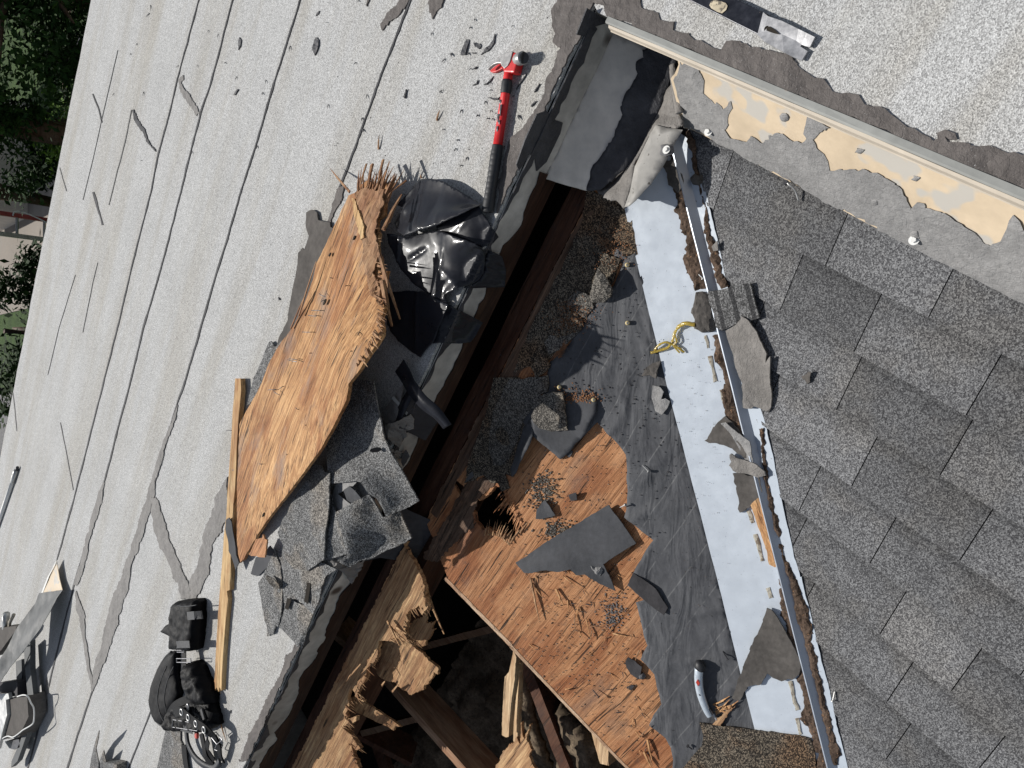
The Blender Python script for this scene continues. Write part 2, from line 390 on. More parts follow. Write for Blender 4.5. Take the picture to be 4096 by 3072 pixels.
M['bar'] = plain('blue_black_enamel', (.02, .022, .03), .28, .3, .25, 60, .1, speck=((.25, .2, .15), 120, .72))
M['sticker'] = plain('worn_sticker', (.5, .43, .31), .7, 0, .3, 70, .2, speck=((.15, .13, .1), 110, .55))
M['silver'] = plain('silver_casting', (.52, .58, .64), .38, .35, .08, 90, .1)
M['flash'] = plain('dull_flashing', (.075, .08, .083), .7, 0, .16, 12, .08, speck=((.03, .03, .03), 40, .7))
M['white'] = plain('white_paint', (.70, .70, .68), .5, 0, .06, 30, .05)
M['galv'] = plain('galvanised', (.45, .45, .44), .4, .6, .15, 30, .1)
M['dirt'] = plain('leaf_dirt', (.085, .06, .045), .95, 0, .5, 160, 1.0, .1, speck=((.28, .16, .09), 130, .66))
M['insul'] = plain('loose_insulation', (.13, .10, .07), .95, 0, .45, 60, 1.2, .1, speck=((.07, .05, .04), 90, .6))
M['brown'] = plain('rough_brown_felt', (.10, .092, .085), .9, 0, .22, 60, .6, .15)
M['feltp'] = plain('plain_felt', (.072, .074, .08), .85, 0, .15, 70, .35, .2)
M['feltd'] = plain('dark_felt', (.045, .043, .046), .8, 0, .2, 60, .4, .25)
M['seal'] = plain('aged_sealant', (.38, .35, .29), .8, 0, .25, 60, .6, speck=((.2, .16, .12), 70, .55))
M['brass'] = plain('plastic_cap', (.62, .50, .26), .5, 0, .08)
M['needles'] = plain('rust_needles', (.20, .095, .045), .9, 0, .3, 90, .2)
M['rock'] = plain('grey_clod', (.12, .12, .125), .8, 0, .3, 70, .8)
k = NT('amber_sealant'); k.b.inputs['Transmission Weight'].default_value = .55; k.b.inputs['IOR'].default_value = 1.4
M['amber'] = k.out((.60, .45, .10), .18, k.bump(k.noise(k.vec(), 120, 3), .4, .002), 0, .6)
# felt underlay with printed chalk lines running along the roof
k = NT('felt_underlay'); v = k.vec(); n1 = k.noise(v, 7, 5, .6); n2 = k.noise(v, 260, 2, .6); n3 = k.noise(v, 60, 4, .7)
sp = k.n('SeparateXYZ'); k.l(k.vec(SA, (1, 1, 1)), sp.inputs[0])
yy = k.math('ADD', sp.outputs[1], k.math('MULTIPLY', k.noise(v, 6, 2), .012))
fr = k.math('ABSOLUTE', k.math('SUBTRACT', k.math('FRACT', k.math('MULTIPLY', yy, 1/.083)), .5))
ln = k.math('MULTIPLY', k.ramp(fr, [(.010, 1.0), (.026, 0.0)]), k.ramp(k.noise(v, 30, 4, .7), [(.38, 0.0), (.55, .55)]))
col = k.mix(k.ramp(n1, [(.3, 0.0), (.7, 1.0)]), (.064, .066, .073), (.095, .098, .105)); col = k.mix(.5, col, k.ramp(n3, [(.3, .75), (.7, 1.25)]), 'MULTIPLY')
col = k.mix(k.math('MULTIPLY', ln, .8), col, (.22, .22, .22)); col = k.mix(k.ramp(n2, [(.73, 0.0), (.77, .6)]), col, (.3, .3, .3))
col = k.mix(k.ramp(k.noise(v, 90, 3, .6), [(.68, 0.0), (.74, .8)]), col, (.02, .02, .02))
wr = k.noise(k.vec(SA+.5, (1, 3.2, 1)), 5, 3, .5, .8)
bp = k.bump(n3, .35, .003); bp = k.bump(wr, .5, .025, bp); M['felt'] = k.out(col, .8, bp, 0, .25)
BA = pxang((1030, 2150), (1470, 1000))
M['board'] = wood('torn_plywood', BA, (.15, .072, .032), (.46, .25, .108), (.74, .48, .245), (.25, .20, .17), .9, 1.0, dirt=.3)
DA = pxang((2200, 2100), (2500, 1700), 'B')
M['ply'] = wood('orange_plywood', DA, (.20, .085, .035), (.46, .225, .105), (.62, .34, .175), (.16, .12, .10), .6, .95, fine=1.25, dirt=.5)
M['plyr'] = wood('rotten_plywood', SA, (.20, .12, .075), (.36, .24, .15), (.56, .40, .24), (.15, .11, .09), .45, .8, dirt=.15)
M['plyd'] = wood('cross_ply', SA+1.57, (.20, .10, .05), (.42, .26, .14), (.62, .44, .24), (.13, .10, .09), .4, .8)
M['beamk'] = wood('rotten_beam', SA, (.03, .018, .012), (.055, .03, .02), (.09, .05, .03), (.03, .02, .02), .3, .4, fine=.5, bumps=.5)
M['beam'] = wood('old_beam', SA, (.05, .024, .015), (.10, .046, .027), (.15, .075, .045), (.05, .035, .03), .6, .6, fine=.6, bumps=.7, dirt=.4)
M['plyr'] = wood('rotten_plywood', SA, (.18, .095, .05), (.40, .235, .12), (.68, .46, .24), (.18, .13, .10), .45, .9, dirt=.15)
M['rot'] = wood('rotten_shaded_deck', SA, (.05, .03, .02), (.12, .075, .05), (.24, .15, .10), (.07, .06, .055), .7, .9, dirt=.5)  # rotten wood with the deck's shade mixed into its dark colour
M['lathe'] = wood('pale_edge', pxang((1700, 2250), (2480, 3050), 'B'), (.40, .26, .16), (.56, .40, .27), (.66, .50, .36), (.2, .16, .13), .3, .4)
M['raft'] = wood('rafter_wood', pxang((1530, 2700), (1800, 3000), -.45), (.24, .14, .085), (.36, .23, .145), (.46, .32, .21), (.2, .15, .11), .3, .3, fine=.6, bumps=.5)
M['strip'] = wood('pale_strip_wood', pxang((920, 2500), (960, 1600)), (.42, .26, .12), (.60, .41, .20), (.72, .54, .30), (.3, .2, .13), .3, .6)
M['split'] = wood('split_wood', BA, (.17, .09, .05), (.34, .20, .11), (.52, .33, .18), (.12, .10, .09), .4, .5)
M['void'] = plain('attic_dark', (.03, .026, .022), .95, 0, .3, 20, .3, .1)

# ================================================================ THE HOUSE ROOF (one thing, its fixed parts)
roof = thing('house_roof', 'house roof stripped open at an inner corner, pale rolled roofing beside charcoal shingles and a white metal valley', 'roof', W(0, 0, 0))
FE = -3.57
def rs(a, b, n, jit=.006, sd=0):
    return [(a[0]+(b[0]-a[0])*i/n+(jit*nz(i*.9, 3, sd) if 0 < i < n else 0), a[1]+(b[1]-a[1])*i/n+(jit*nz(i*.9, 8, sd+1) if 0 < i < n else 0)) for i in range(n)]
edge = rs((9.2, -.004), (0, -.004), 460, .005, 1)+rs((0, -.004), (.013, .02), 2, 0, 2)+rs((.013, .02), (.013, 3.6), 90, .002, 2)+[(.013, 3.6), (-4.2, 3.6)]+[(-4.2, FE)]+rs((-4.2, FE), (9.2, FE), 120, .012, 3)+[(9.2, FE)]
rr_ = mesh('rolled_roofing', sheet(edge, 'F', 0, .012, cell=None, world=True), M['roll'], roof)
mb = MB(); mb.add(*sqbox(-4.1, 9.1, FE+.03, -.03, -.13, -.0125)); mb.add(*sqbox(-4.1, -.03, -.03, 3.5, -.13, -.0125)); mesh('roof_deck', mb.get(), M['void'], roof)
# exterior walls under the eave and attic enclosure
mb = MB()
for b in ((-4.0, 9.0, FE+.05, FE+.2, -4.2, -.13), (-4.0, -3.85, FE+.2, 3.4, -4, -.13), (4.85, 5.0, FE+.2, 3.4, -4, -.13), (-3.85, 4.85, 3.25, 3.4, -4, -1.25)): mb.add(*sqbox(*b))
mesh('wall', mb.get(), plain('house_wall', (.45, .42, .38)), roof)
mb = MB(); mb.add(*sqbox(-.6, 4.8, -1.2, 3.2, -1.5, -1.45)); mb.add(*sqbox(-.7, -.6, -1.2, 3.2, -1.5, -.14)); mb.add(*sqbox(-.6, 4.8, -1.3, -1.2, -1.5, -.14))
mesh('attic_floor', mb.get(), M['void'], roof)
# curb along the torn edge: metal face, timber, then the dark beam below
def strip_face(q, z0, z1, s0, s1, n, jit, th, sd):
    V = []; Fc = []
    for i in range(n+1):
        s_ = s0+(s1-s0)*i/n; j = jit*nz(s_*9, 1, sd)
        for z, o in ((z0, 0), (z1, j)): V += [W(s_, q+.004*nz(s_*5, z*20, sd), z+o), W(s_, q-th, z+o)]
    for i in range(n):
        a = i*4; b = a+4; Fc += [(a, b, b+2, a+2), (a+1, a+3, b+3, b+1), (a, a+1, b+1, b), (a+2, b+2, b+3, a+3)]
    Fc += [(0, 2, 3, 1), (n*4, n*4+1, n*4+3, n*4+2)]
    return V, Fc
mesh('curb_flashing', strip_face(.003, -.012, -.105, -.004, 5.0, 140, .006, .004, 3), M['curb'], roof)
mesh('rust_edge', strip_face(.0065, -.108, -.086, .42, 5.0, 260, .03, .002, 8), M['beamk'], roof)
mesh('tar_edge', strip_face(.0065, -.010, -.026, .05, 5.0, 260, .035, .002, 12), M['tark'], roof)
mesh('curb_board', sqbox(.38, 5.0, -.045, -.004, -.165, -.10), M['beamk'], roof)
mesh('ledger_beam', beamv(W(.1, .045, -.225), W(5.0, .04, -.225), .075, .14, .003, 40, 2), M['beam'], roof)
mesh('inner_beam', beamv(W(.9, .12, -.262), W(5.0, .12, -.262), .05, .14, .002, 30, 5), M['beam'], roof)
# tar along the two torn edges
tp = T(2, 0, (400, -60), (395, 20), (340, 100), (355, 210), (385, 300), (360, 360), (440, 410), (400, 470), (350, 620), (300, 700), (290, 820), (200, 960), (100, 1100), (0, 1190))+T(1, 0, (2190, 1230), (2150, 1400), (2100, 1560))+T(1, 1, (2110, 30), (2090, 110))
tp2 = [at(*p) for p in tp]
ring = [sq(p.x, p.y) for p in tp2]
last = ring[-1]
ring = ring+[(last[0]+.02, -.005)]+[(s_, -.0055-.003*nz(s_*20, 0)) for s_ in np.linspace(last[0], .0, 30)]+[(-.0055, -.0055)]+[(-.006-.002*nz(q_*20, 0), q_) for q_ in np.linspace(.02, .04, 3)]
crn = T(2, 0, (830, 80), (760, -60)); ring += [sq(at(*p).x, at(*p).y) for p in crn]
mesh('tar_border', sheet(ring, 'F', .004, .006, cell=.012, rag=.004, seg=.008, seed=2, warp=.003, wscale=25, world=True), M['tarb'], roof)
up = T(2, 0, (760, -60), (1110, -60), (1125, 10), (1150, 60), (1270, 110), (1290, 180), (1410, 200), (1400, 260), (1550, 290), (1620, 345), (1750, 430), (1820, 445), (1850, 370), (1980, 350), (2080, 410), (2212, 430))+T(3, 0, (60, 450), (180, 490), (260, 560), (400, 690), (470, 700), (560, 795), (690, 800), (790, 830), (860, 900), (960, 940), (1080, 1000), (1220, 1090), (1330, 1160), (1440, 1230), (1480, 1195), (1455, 1140), (1530, 1130), (1640, 1180), (1520, 1190), (1560, 1240), (1750, 1260), (1960, 1260), (2100, 1300), (2212, 1345), (2500, 1430))
ur = [sq(at(*p).x, at(*p).y) for p in up]; qe = ur[-1][1]
ur += [(.014-.003*abs(nz(q_*20, 0)), q_) for q_ in np.linspace(qe, .055, 40)]
mesh('tar_border', sheet(ur, 'F', .004, .006, cell=.012, rag=.004, seg=.01, seed=5, warp=.003, wscale=25, world=True), M['tarb'], roof)
# drip edge: grey rounded lip and cream face
def profile_q(prof, q0, q1, n=40, jit=0):
    V = []; Fc = []; m_ = len(prof)
    for i in range(n+1):
        q_ = q0+(q1-q0)*i/n
        for j, (s_, z) in enumerate(prof): V.append(W(s_+jit*nz(q_*6, j), q_, z+jit*nz(q_*7, j+4)))
    for i in range(n):
        for j in range(m_): Fc.append((i*m_+j, i*m_+(j+1) % m_, (i+1)*m_+(j+1) % m_, (i+1)*m_+j))
    Fc += [tuple(reversed(range(m_))), tuple(n*m_+j for j in range(m_))]
    return V, Fc
drip = mesh('drip_edge', profile_q([(.012, .006), (.024, .0065), (.028, .004), (.028, -.002), (.012, .001)], .06, 3.55, 40, .0008), M['dripg'], roof)
mesh('drip_face', profile_q([(.0285, .002), (.034, -.002), (.037, -.014), (.039, -.016), (.034, -.018), (.026, -.004)], .07, 3.55, 40, .0008), M['dripc'], roof)
# apron flashing with its cement coat
ap = T(2, 0, (1450, 500), (2212, 850))+T(3, 0, (0, 850), (350, 1010), (560, 1110), (1140, 1390), (1700, 1659), (2300, 1950))+T(3, 1, (2600, 1300), (2212, 1080), (2050, 1010), (1880, 880), (1560, 660), (1260, 490), (830, 260), (350, 0))+T(3, 0, (0, 1470))+T(2, 0, (2212, 1470), (1900, 1290), (1540, 1115), (1480, 1100), (1450, 990), (1370, 680), (1405, 640))
apb = T(3, 1, (2212, 1080), (2050, 1010), (1880, 880), (1560, 660), (1260, 490), (830, 260), (350, 0))+T(3, 0, (0, 1470))+T(2, 0, (2212, 1470), (1900, 1290), (1540, 1115), (1480, 1100), (1450, 990), (1370, 680), (1405, 640), (1440, 560))
aps = [sq(at(*p, 'C').x, at(*p, 'C').y) for p in apb]
mesh('apron_flashing', sheet([(.036, aps[-1][1])]+[(.034, q_) for q_ in np.linspace(.3, 3.4, 12)]+[(.19, 3.4)]+aps, 'C', 0, .004, cell=.03, rag=.0006, seg=.02, world=True), M['cream'], roof)
ct = T(2, 0, (1455, 545), (1500, 535), (1560, 540), (1600, 570), (1625, 640), (1660, 700), (1650, 790), (1700, 850), (1760, 880), (1820, 945), (1880, 870), (1890, 920), (1865, 1030), (1870, 1090), (1835, 1130), (1900, 1190), (2020, 1210), (2060, 1180), (2140, 1215), (2212, 1200))+T(3, 0, (0, 1160), (100, 1150), (250, 1210), (290, 1240), (330, 1200), (315, 1170), (330, 1090), (340, 1010), (450, 1070), (530, 1105), (450, 1150), (385, 1210), (430, 1290), (470, 1340), (500, 1400), (530, 1480), (640, 1480), (820, 1465), (1000, 1530), (1100, 1590), (1150, 1640))+T(3, 1, (1180, 60), (1230, 165), (1290, 80), (1345, 100), (1360, 130), (1500, 185), (1700, 290), (1780, 360), (1850, 430), (1920, 470), (2000, 420), (2060, 320), (2115, 200), (2180, 260), (2212, 330), (2600, 560), (2600, 1270), (2212, 1092), (2050, 1020), (1880, 890), (1560, 668), (1260, 496), (830, 268), (350, 8))+T(3, 0, (0, 1478))+T(2, 0, (2212, 1478), (1900, 1298), (1545, 1120), (1484, 1104), (1470, 990), (1390, 690), (1430, 620))
mesh('cement_coat', sheet(ct, 'C', .005, .004, cell=.013, rag=.004, seg=.008, seed=8, warp=.004, wscale=18), M['targ'], roof)
for i, (c, r, x, y, rr) in enumerate(((3, 0, 140, 1010, 42), (3, 0, 790, 1300, 38), (3, 0, 1275, 1540, 34), (3, 0, 500, 1630, 40), (3, 1, 920, 90, 34), (3, 1, 1270, 380, 60))):
    mesh('cement_dab', sheet(T(c, r, *[(x+rr*math.cos(t*.7)*(1+.3*math.sin(t*3.1+i)), y+rr*.9*math.sin(t*.7)) for t in range(9)]), 'C', .003, .003, cell=.005, rag=.002, seg=.005, dome=(.006, .014), warp=.002, wscale=60), M['targ'], roof, True)
def screw(px, py, surf, h, parent=roof):
    p = at(px, py, surf, h); mb = MB()
    mb.add(*tube([p, p+Vector((0, 0, .0018))], .0105, 16)); mb.add(*tube([p+Vector((0, 0, .0018)), p+Vector((0, 0, .007))], [.0062, .0055], 6))
    return mesh('screw', mb.get(), M['white'], parent)
screw(*T(2, 0, (1697, 1140))[0], 'C', .01); screw(*T(3, 1, (1262, 417))[0], 'C', .012)

# ---------------------------------------------------------------- shingle slope on plane A
def clip_half(P, a, b, c):  # keep a*s+b*q+c>=0
    out = []
    for i in range(len(P)):
        p, r = P[i], P[(i+1) % len(P)]; dp = a*p[0]+b*p[1]+c; dr = a*r[0]+b*r[1]+c
        if dp >= 0: out.append(p)
        if (dp >= 0) != (dr >= 0): t = dp/(dp-dr); out.append((p[0]+(r[0]-p[0])*t, p[1]+(r[1]-p[1])*t))
    return out
rows = [.05+.1425*0, ]; rowS = [.1275+.1425*i-.1425 for i in range(24)]   # butt of course i at rowS[i+1]
known = {0: [.62, .93], 1: [.735, .985, 1.21], 2: [.69, .893, 1.155, 1.33], 3: [.93, 1.187, 1.43], 4: [1.055, 1.32], 5: [1.188, 1.54], 6: [1.30, 1.478], 7: [1.405, 1.62]}
rng = random.Random(5)
V = []; Fc = []; tone = []; CLQ = .1065
def As(s_, q_): return s_-.04*(q_-1.0)   # courses are not quite square to the corner
for i in range(22):
    s0 = .1275+.1425*(i-1)+.0; s1 = s0+.1425
    if i == 0: s0 = -.02
    js = list(known.get(i, []))
    if not js: js = [.5+.1*i+rng.random()*.2]
    a = min(js)
    while a > .0: a -= rng.choice((.2, .27, .33)); js.append(a)
    a = max(js)
    while a < 3.6: a += rng.choice((.2, .26, .3, .36)); js.append(a)
    js.sort(); lastt = None
    for j in range(len(js)-1):
        q0, q1 = js[j], js[j+1]; t = rng.choice((.80, .9, 1.0, 1.1, 1.24))
        if lastt and abs(t-lastt) < .06: t = .88 if lastt > 1 else 1.14
        lastt = t
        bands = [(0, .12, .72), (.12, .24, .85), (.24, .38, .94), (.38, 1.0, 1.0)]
        for b0, b1, bt in bands:
            sa, sb = s0+(s1-s0)*b0, s0+(s1-s0)*b1+(0 if b1 < 1 else 0)
            g = .0012
            P = [(sa, q0+g), (sa, q1-g), (sb, q1-g), (sb, q0+g)]
            P = [(s_-.04*(q_-1.0), q_+.125*(s_-s0)) for s_, q_ in P]
            P = clip_half(P, -1, 1, -CLQ)
            if len(P) < 3: continue
            n0 = len(V)
            for s_, q_ in P:
                tt = (s_+.04*(q_-1.0)-s0)/(s1-s0); hh = .004+.006*tt
                V.append(W(s_, q_, -.2125-PITCH*s_+hh))
            nn = len(P)
            for s_, q_ in P: V.append(W(s_, q_, -.2125-PITCH*s_))
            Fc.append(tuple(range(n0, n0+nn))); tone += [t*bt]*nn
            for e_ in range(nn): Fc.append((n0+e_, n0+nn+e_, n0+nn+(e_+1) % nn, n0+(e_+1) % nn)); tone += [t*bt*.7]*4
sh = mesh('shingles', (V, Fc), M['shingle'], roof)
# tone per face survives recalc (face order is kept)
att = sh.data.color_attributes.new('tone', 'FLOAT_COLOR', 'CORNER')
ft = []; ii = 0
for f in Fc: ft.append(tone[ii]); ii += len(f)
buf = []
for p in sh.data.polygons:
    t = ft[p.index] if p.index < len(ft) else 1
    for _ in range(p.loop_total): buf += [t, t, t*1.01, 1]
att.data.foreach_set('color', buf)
mesh('shingle_deck', (lambda mb: (mb.add(*[list(W(s_, q_, -.2125-PITCH*s_-dz) for dz in (.001, .02) for s_, q_ in ((.03, .08), (3.1, 3.15), (3.1, 3.6), (.03, 3.6))), [(0, 1, 2, 3), (7, 6, 5, 4), (0, 4, 5, 1), (1, 5, 6, 2), (2, 6, 7, 3), (3, 7, 4, 0)]]), mb.get())[1])(MB()), M['feltd'], roof)

# ---------------------------------------------------------------- plane B: plywood with the hole, felt, old shingles
def Bsq(px, py, h=0): p = at(px, py, 'B', h); return sq(p.x, p.y)
ve = T(3, 3, (700, 2400)); 
pl = [(.30, .068), (1.0, .068)]+[Bsq(*p) for p in T(2, 2, (-150, 930), (-100, 1040), (-40, 1000), (20, 1090), (60, 1180), (45, 1220), (100, 1240), (60, 1290), (20, 1350), (-10, 1400), (-60, 1290), (-110, 1250), (-170, 1200), (-230, 1130), (-260, 1040), (-200, 970))]
# the small rotten hole is cut as a notch reached from the beam side
hole1 = [Bsq(*p) for p in T(1, 2, (2075, 880), (2130, 905), (2160, 1000), (2100, 1060), (2212, 1040), (2225, 1120), (2262, 1180), (2300, 1250), (2240, 1275), (2212, 1380), (2170, 1330), (2140, 1300), (2080, 1270), (2000, 1240), (1960, 1270), (1890, 1180), (1880, 1110), (1930, 1010), (1990, 960))]
right = [Bsq(*p) for p in T(1, 2, (1650, 1659))+T(1, 3, (1660, 20), (2212, 600))+T(2, 3, (0, 610), (470, 1110), (940, 1600), (1200, 1870))]
sh1 = min(p[0] for p in hole1); 
# order: go along beam, dip round the hole, on along beam to the torn corner
hb = sorted(range(len(hole1)), key=lambda i: hole1[i][1])[0]
seq = hole1[hb:]+hole1[:hb]
# walk direction so that s increases overall at the end
outline = [(.12, .088), (seq[0][0]-.007, .088)]+seq+[(seq[0][0]+.007, .088), (1.66, .088)]+right+[(3.6, 1.6), (3.6, 3.65), (.06, .11)]
plyo = mesh('plywood_deck', sheet(outline, 'B', 0, .016, cell=.05, rag=.0025, seg=.008, seed=4, world=True), M['ply'], roof)
# torn left leaf of the deck beside the beam
lt = T(1, 3, (1395, -60), (1430, 20), (1450, 110), (1470, 230), (1480, 290), (1430, 330), (1400, 250), (1375, 280), (1330, 300), (1310, 340), (1305, 420), (1290, 480), (1300, 540), (1340, 575), (1300, 560), (1180, 560), (1060, 560), (1040, 700), (1010, 780), (960, 800), (950, 880), (900, 960), (880, 1000), (880, 1050), (935, 1090), (860, 1040), (825, 960), (790, 1040), (800, 1120), (770, 1180), (790, 1240), (870, 1210), (830, 1290), (790, 1280), (760, 1320), (830, 1380), (900, 1490), (860, 1500), (820, 1460), (840, 1540), (880, 1630), (900, 1760))
ls = [Bsq(*p, .044) for p in lt]
mesh('plywood_deck', sheet([(ls[0][0]-.02, .13), (ls[0][0]-.04, .085), (1.75, .085), (3.4, .085), (3.4, .30)]+ls[::-1], 'B', .044, .016, cell=.02, rag=.004, seg=.006, seed=6, warp=.0015, wscale=14, world=True), M['plyr'], roof)
ft_ = T(2, 1, (1000, 100), (900, 480), (880, 560), (960, 620), (880, 800), (700, 1000), (590, 1180), (480, 1330), (330, 1470), (300, 1560), (320, 1659))+T(2, 2, (300, 60), (250, 110), (100, 330), (170, 445), (420, 650), (640, 430), (735, 330), (850, 450), (950, 560), (985, 610), (1000, 880), (990, 1080), (975, 1150), (1080, 1240), (1220, 1350), (1170, 1420), (1080, 1580), (1060, 1620))+T(2, 3, (1000, 80), (1140, 210), (1075, 225), (1110, 380), (1170, 600), (1110, 720), (1160, 770), (1230, 850), (1250, 960), (1295, 1105), (1230, 1190), (1185, 1290), (1250, 1340), (1330, 1400), (1380, 1480), (1400, 1590), (1380, 1700), (1420, 1900), (2400, 1900), (2200, 1340), (1990, 840), (1770, 0))+T(2, 2, (1780, 1659), (1350, 0))+T(2, 1, (1350, 1659), (1090, 560))
def wrk(x, y):
    s_, q_ = sq(x, y); t = q_*3.3+nz(s_*3, q_*3, 2)*1.1+s_*.6
    return .0050*max(0, math.sin(t*9))**3*(.4+nz(s_*4, q_*4, 9)+.5)
mesh('felt_underlayment', sheet(ft_, 'B', .005, .002, cell=.012, rag=.0012, seg=.01, seed=9, warp=.0025, wscale=9, fn=wrk), M['felt'], roof, True)
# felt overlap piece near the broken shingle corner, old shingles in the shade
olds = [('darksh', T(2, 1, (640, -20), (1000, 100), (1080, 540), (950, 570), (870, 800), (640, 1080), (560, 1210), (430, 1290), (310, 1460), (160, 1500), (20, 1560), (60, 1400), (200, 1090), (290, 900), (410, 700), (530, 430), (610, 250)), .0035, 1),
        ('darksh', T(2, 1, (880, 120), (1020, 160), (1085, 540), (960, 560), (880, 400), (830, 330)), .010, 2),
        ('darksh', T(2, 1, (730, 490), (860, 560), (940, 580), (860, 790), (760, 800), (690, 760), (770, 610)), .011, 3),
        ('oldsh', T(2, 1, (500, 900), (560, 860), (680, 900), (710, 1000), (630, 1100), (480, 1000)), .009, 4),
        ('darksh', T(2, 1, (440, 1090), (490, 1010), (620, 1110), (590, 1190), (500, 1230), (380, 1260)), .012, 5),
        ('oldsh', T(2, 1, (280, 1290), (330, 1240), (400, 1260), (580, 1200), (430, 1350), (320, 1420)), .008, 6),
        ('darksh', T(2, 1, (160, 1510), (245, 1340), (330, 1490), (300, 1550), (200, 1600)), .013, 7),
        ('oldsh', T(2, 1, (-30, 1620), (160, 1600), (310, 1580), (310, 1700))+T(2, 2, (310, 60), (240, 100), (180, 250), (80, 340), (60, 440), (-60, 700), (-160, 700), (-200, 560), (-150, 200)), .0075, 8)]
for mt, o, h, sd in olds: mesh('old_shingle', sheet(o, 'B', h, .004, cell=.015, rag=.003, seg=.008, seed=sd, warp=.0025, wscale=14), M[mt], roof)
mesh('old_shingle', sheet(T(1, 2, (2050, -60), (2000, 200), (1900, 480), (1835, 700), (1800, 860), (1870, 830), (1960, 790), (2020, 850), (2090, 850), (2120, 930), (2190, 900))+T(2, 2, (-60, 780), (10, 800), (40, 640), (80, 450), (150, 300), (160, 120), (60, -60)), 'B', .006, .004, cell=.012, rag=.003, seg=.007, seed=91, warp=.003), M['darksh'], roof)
mesh('rotten_shaded_veneer', sheet([(.42, .089), (1.62, .089), (1.62, .12), (1.3, .13), (1.1, .16), (.8, .13), (.42, .12)], 'B', .002, .0025, cell=.02, rag=.004, seg=.008, seed=94, world=True), M['rot'], roof)  # rotten strip, also coloured dark to deepen the shade beside the beam
mesh('rotten_shaded_veneer', sheet(T(1, 2, (1835, 760), (1790, 900), (1700, 1050), (1560, 1300), (1440, 1500), (1560, 1540), (1640, 1440), (1700, 1390), (1800, 1300), (1880, 1240), (1870, 1120), (1920, 1000), (1985, 940), (2060, 860), (1960, 800), (1900, 840)), 'B', .0025, .003, cell=.010, rag=.005, seg=.006, seed=92, warp=.003, wscale=40), M['rot'], roof)  # rotten patch by the hole; its dark colour is partly painted shadow
mesh('edge_veneer', sheet(T(1, 2, (1655, 1659))+T(1, 3, (1640, 10), (1720, 90), (2212, 590))+T(2, 3, (0, 600), (470, 1100), (940, 1590), (1100, 1740), (1085, 1755), (925, 1605), (455, 1118), (-18, 618))+T(1, 3, (2190, 610), (1700, 108), (1622, 30)), 'B', .0015, .006, cell=.03, rag=.0006, seg=.01, seed=93), M['lathe'], roof)
def fan_b(P, n, lmin, lmax, a0, a1, wd, seed, h=.004):
    g = random.Random(seed); m2 = MB()
    for i in range(n):
        t = (i+g.random())/n*(len(P)-1); j = min(int(t), len(P)-2); f = t-j; x = P[j][0]+(P[j+1][0]-P[j][0])*f; y = P[j][1]+(P[j+1][1]-P[j][1])*f
        an = R(a0+(a1-a0)*(i/n)+g.uniform(-10, 10)); L_ = g.uniform(lmin, lmax); hh = h+g.uniform(-.004, .006)
        m2.add(*needle(at(x-math.cos(an)*14, y+math.sin(an)*14, 'B', hh), at(x+math.cos(an)*L_, y-math.sin(an)*L_, 'B', hh-g.uniform(0, .02)), g.uniform(.4, 1)*wd, g.uniform(.3, .7)*wd, .1))
    return m2.get()
mesh('torn_fibres', fan_b(T(1, 2, (2120, 930), (2160, 1000), (2100, 1060), (2212, 1040), (2225, 1120), (2262, 1180), (2300, 1250)), 26, 14, 50, 225, 250, .005, 1), M['ply'], roof)
mesh('torn_fibres', fan_b(T(1, 2, (1960, 1280), (2080, 1280), (2140, 1310), (2200, 1370), (2250, 1290), (2300, 1260)), 34, 12, 54, 75, 50, .005, 2), M['plyd'], roof)
mesh('torn_fibres', fan_b(T(1, 3, (1440, 110), (1470, 230), (1480, 290), (1310, 330), (1290, 480), (1420, 600), (1300, 560), (1180, 560)), 46, 8, 34, -60, -40, .005, 3, .044), M['plyd'], roof)
mesh('torn_fibres', fan_b(T(1, 3, (1040, 700), (950, 880), (880, 1000), (930, 1080), (800, 1120), (790, 1240), (830, 1290), (760, 1320), (830, 1380), (900, 1490), (820, 1460), (880, 1630)), 60, 8, 36, -50, -30, .005, 4, .044), M['plyd'], roof)
# starter shingles at the foot of the valley
st = T(2, 3, (1620, 1268), (1850, 1300), (2150, 1340))+T(3, 3, (0, 1348), (250, 1380), (365, 1405), (400, 1520), (440, 1800))+T(2, 3, (1300, 2000), (1300, 1900), (1470, 1659), (1640, 1480), (1650, 1380))
mesh('old_shingle', sheet(st, 'B', .016, .006, cell=.03, rag=.002, seg=.01, seed=12), M['darksh'], roof)
# ---------------------------------------------------------------- white metal valley
OFF = .05
vl = T(2, 1, (1040, -40), (985, 130), (1080, 545), (1210, 1090), (1350, 1659))+T(2, 2, (1780, 1659))+T(2, 3, (1990, 840), (2115, 1340))+T(3, 3, (0, 1350), (250, 1385), (370, 1402), (420, 1550), (460, 1720))
lsq = [Bsq(*p) for p in vl]; e0, e1 = lsq[0], lsq[-1]
vleft = lsq+[(e1[0], e1[0]+OFF), (.12, .12+OFF), (.10, .19)]
val = mesh('valley_flashing', sheet(vleft, 'B', .0095, .0015, cell=.05, rag=.0004, seg=.03, seed=3, warp=.0012, wscale=8, world=True), M['valley'], roof)
vr = T(2, 0, (1560, 1230), (1670, 1659))+T(2, 1, (1690, 0), (1850, 700), (1900, 900))+T(3, 2, (-110, -20), (0, 400), (120, 940), (240, 1500), (290, 1659))+T(3, 3, (300, 0), (520, 900), (700, 1659), (760, 1900))
rsq = [sq(at(*p, 'A').x, at(*p, 'A').y) for p in vr]
vright = [(.165, .165+OFF), (rsq[-1][0], rsq[-1][0]+OFF)]+rsq[::-1]
mesh('valley_flashing', sheet(vright, 'A', .0097, .0015, cell=.05, rag=.0015, seg=.012, seed=4, world=True), M['valleyb'], roof)
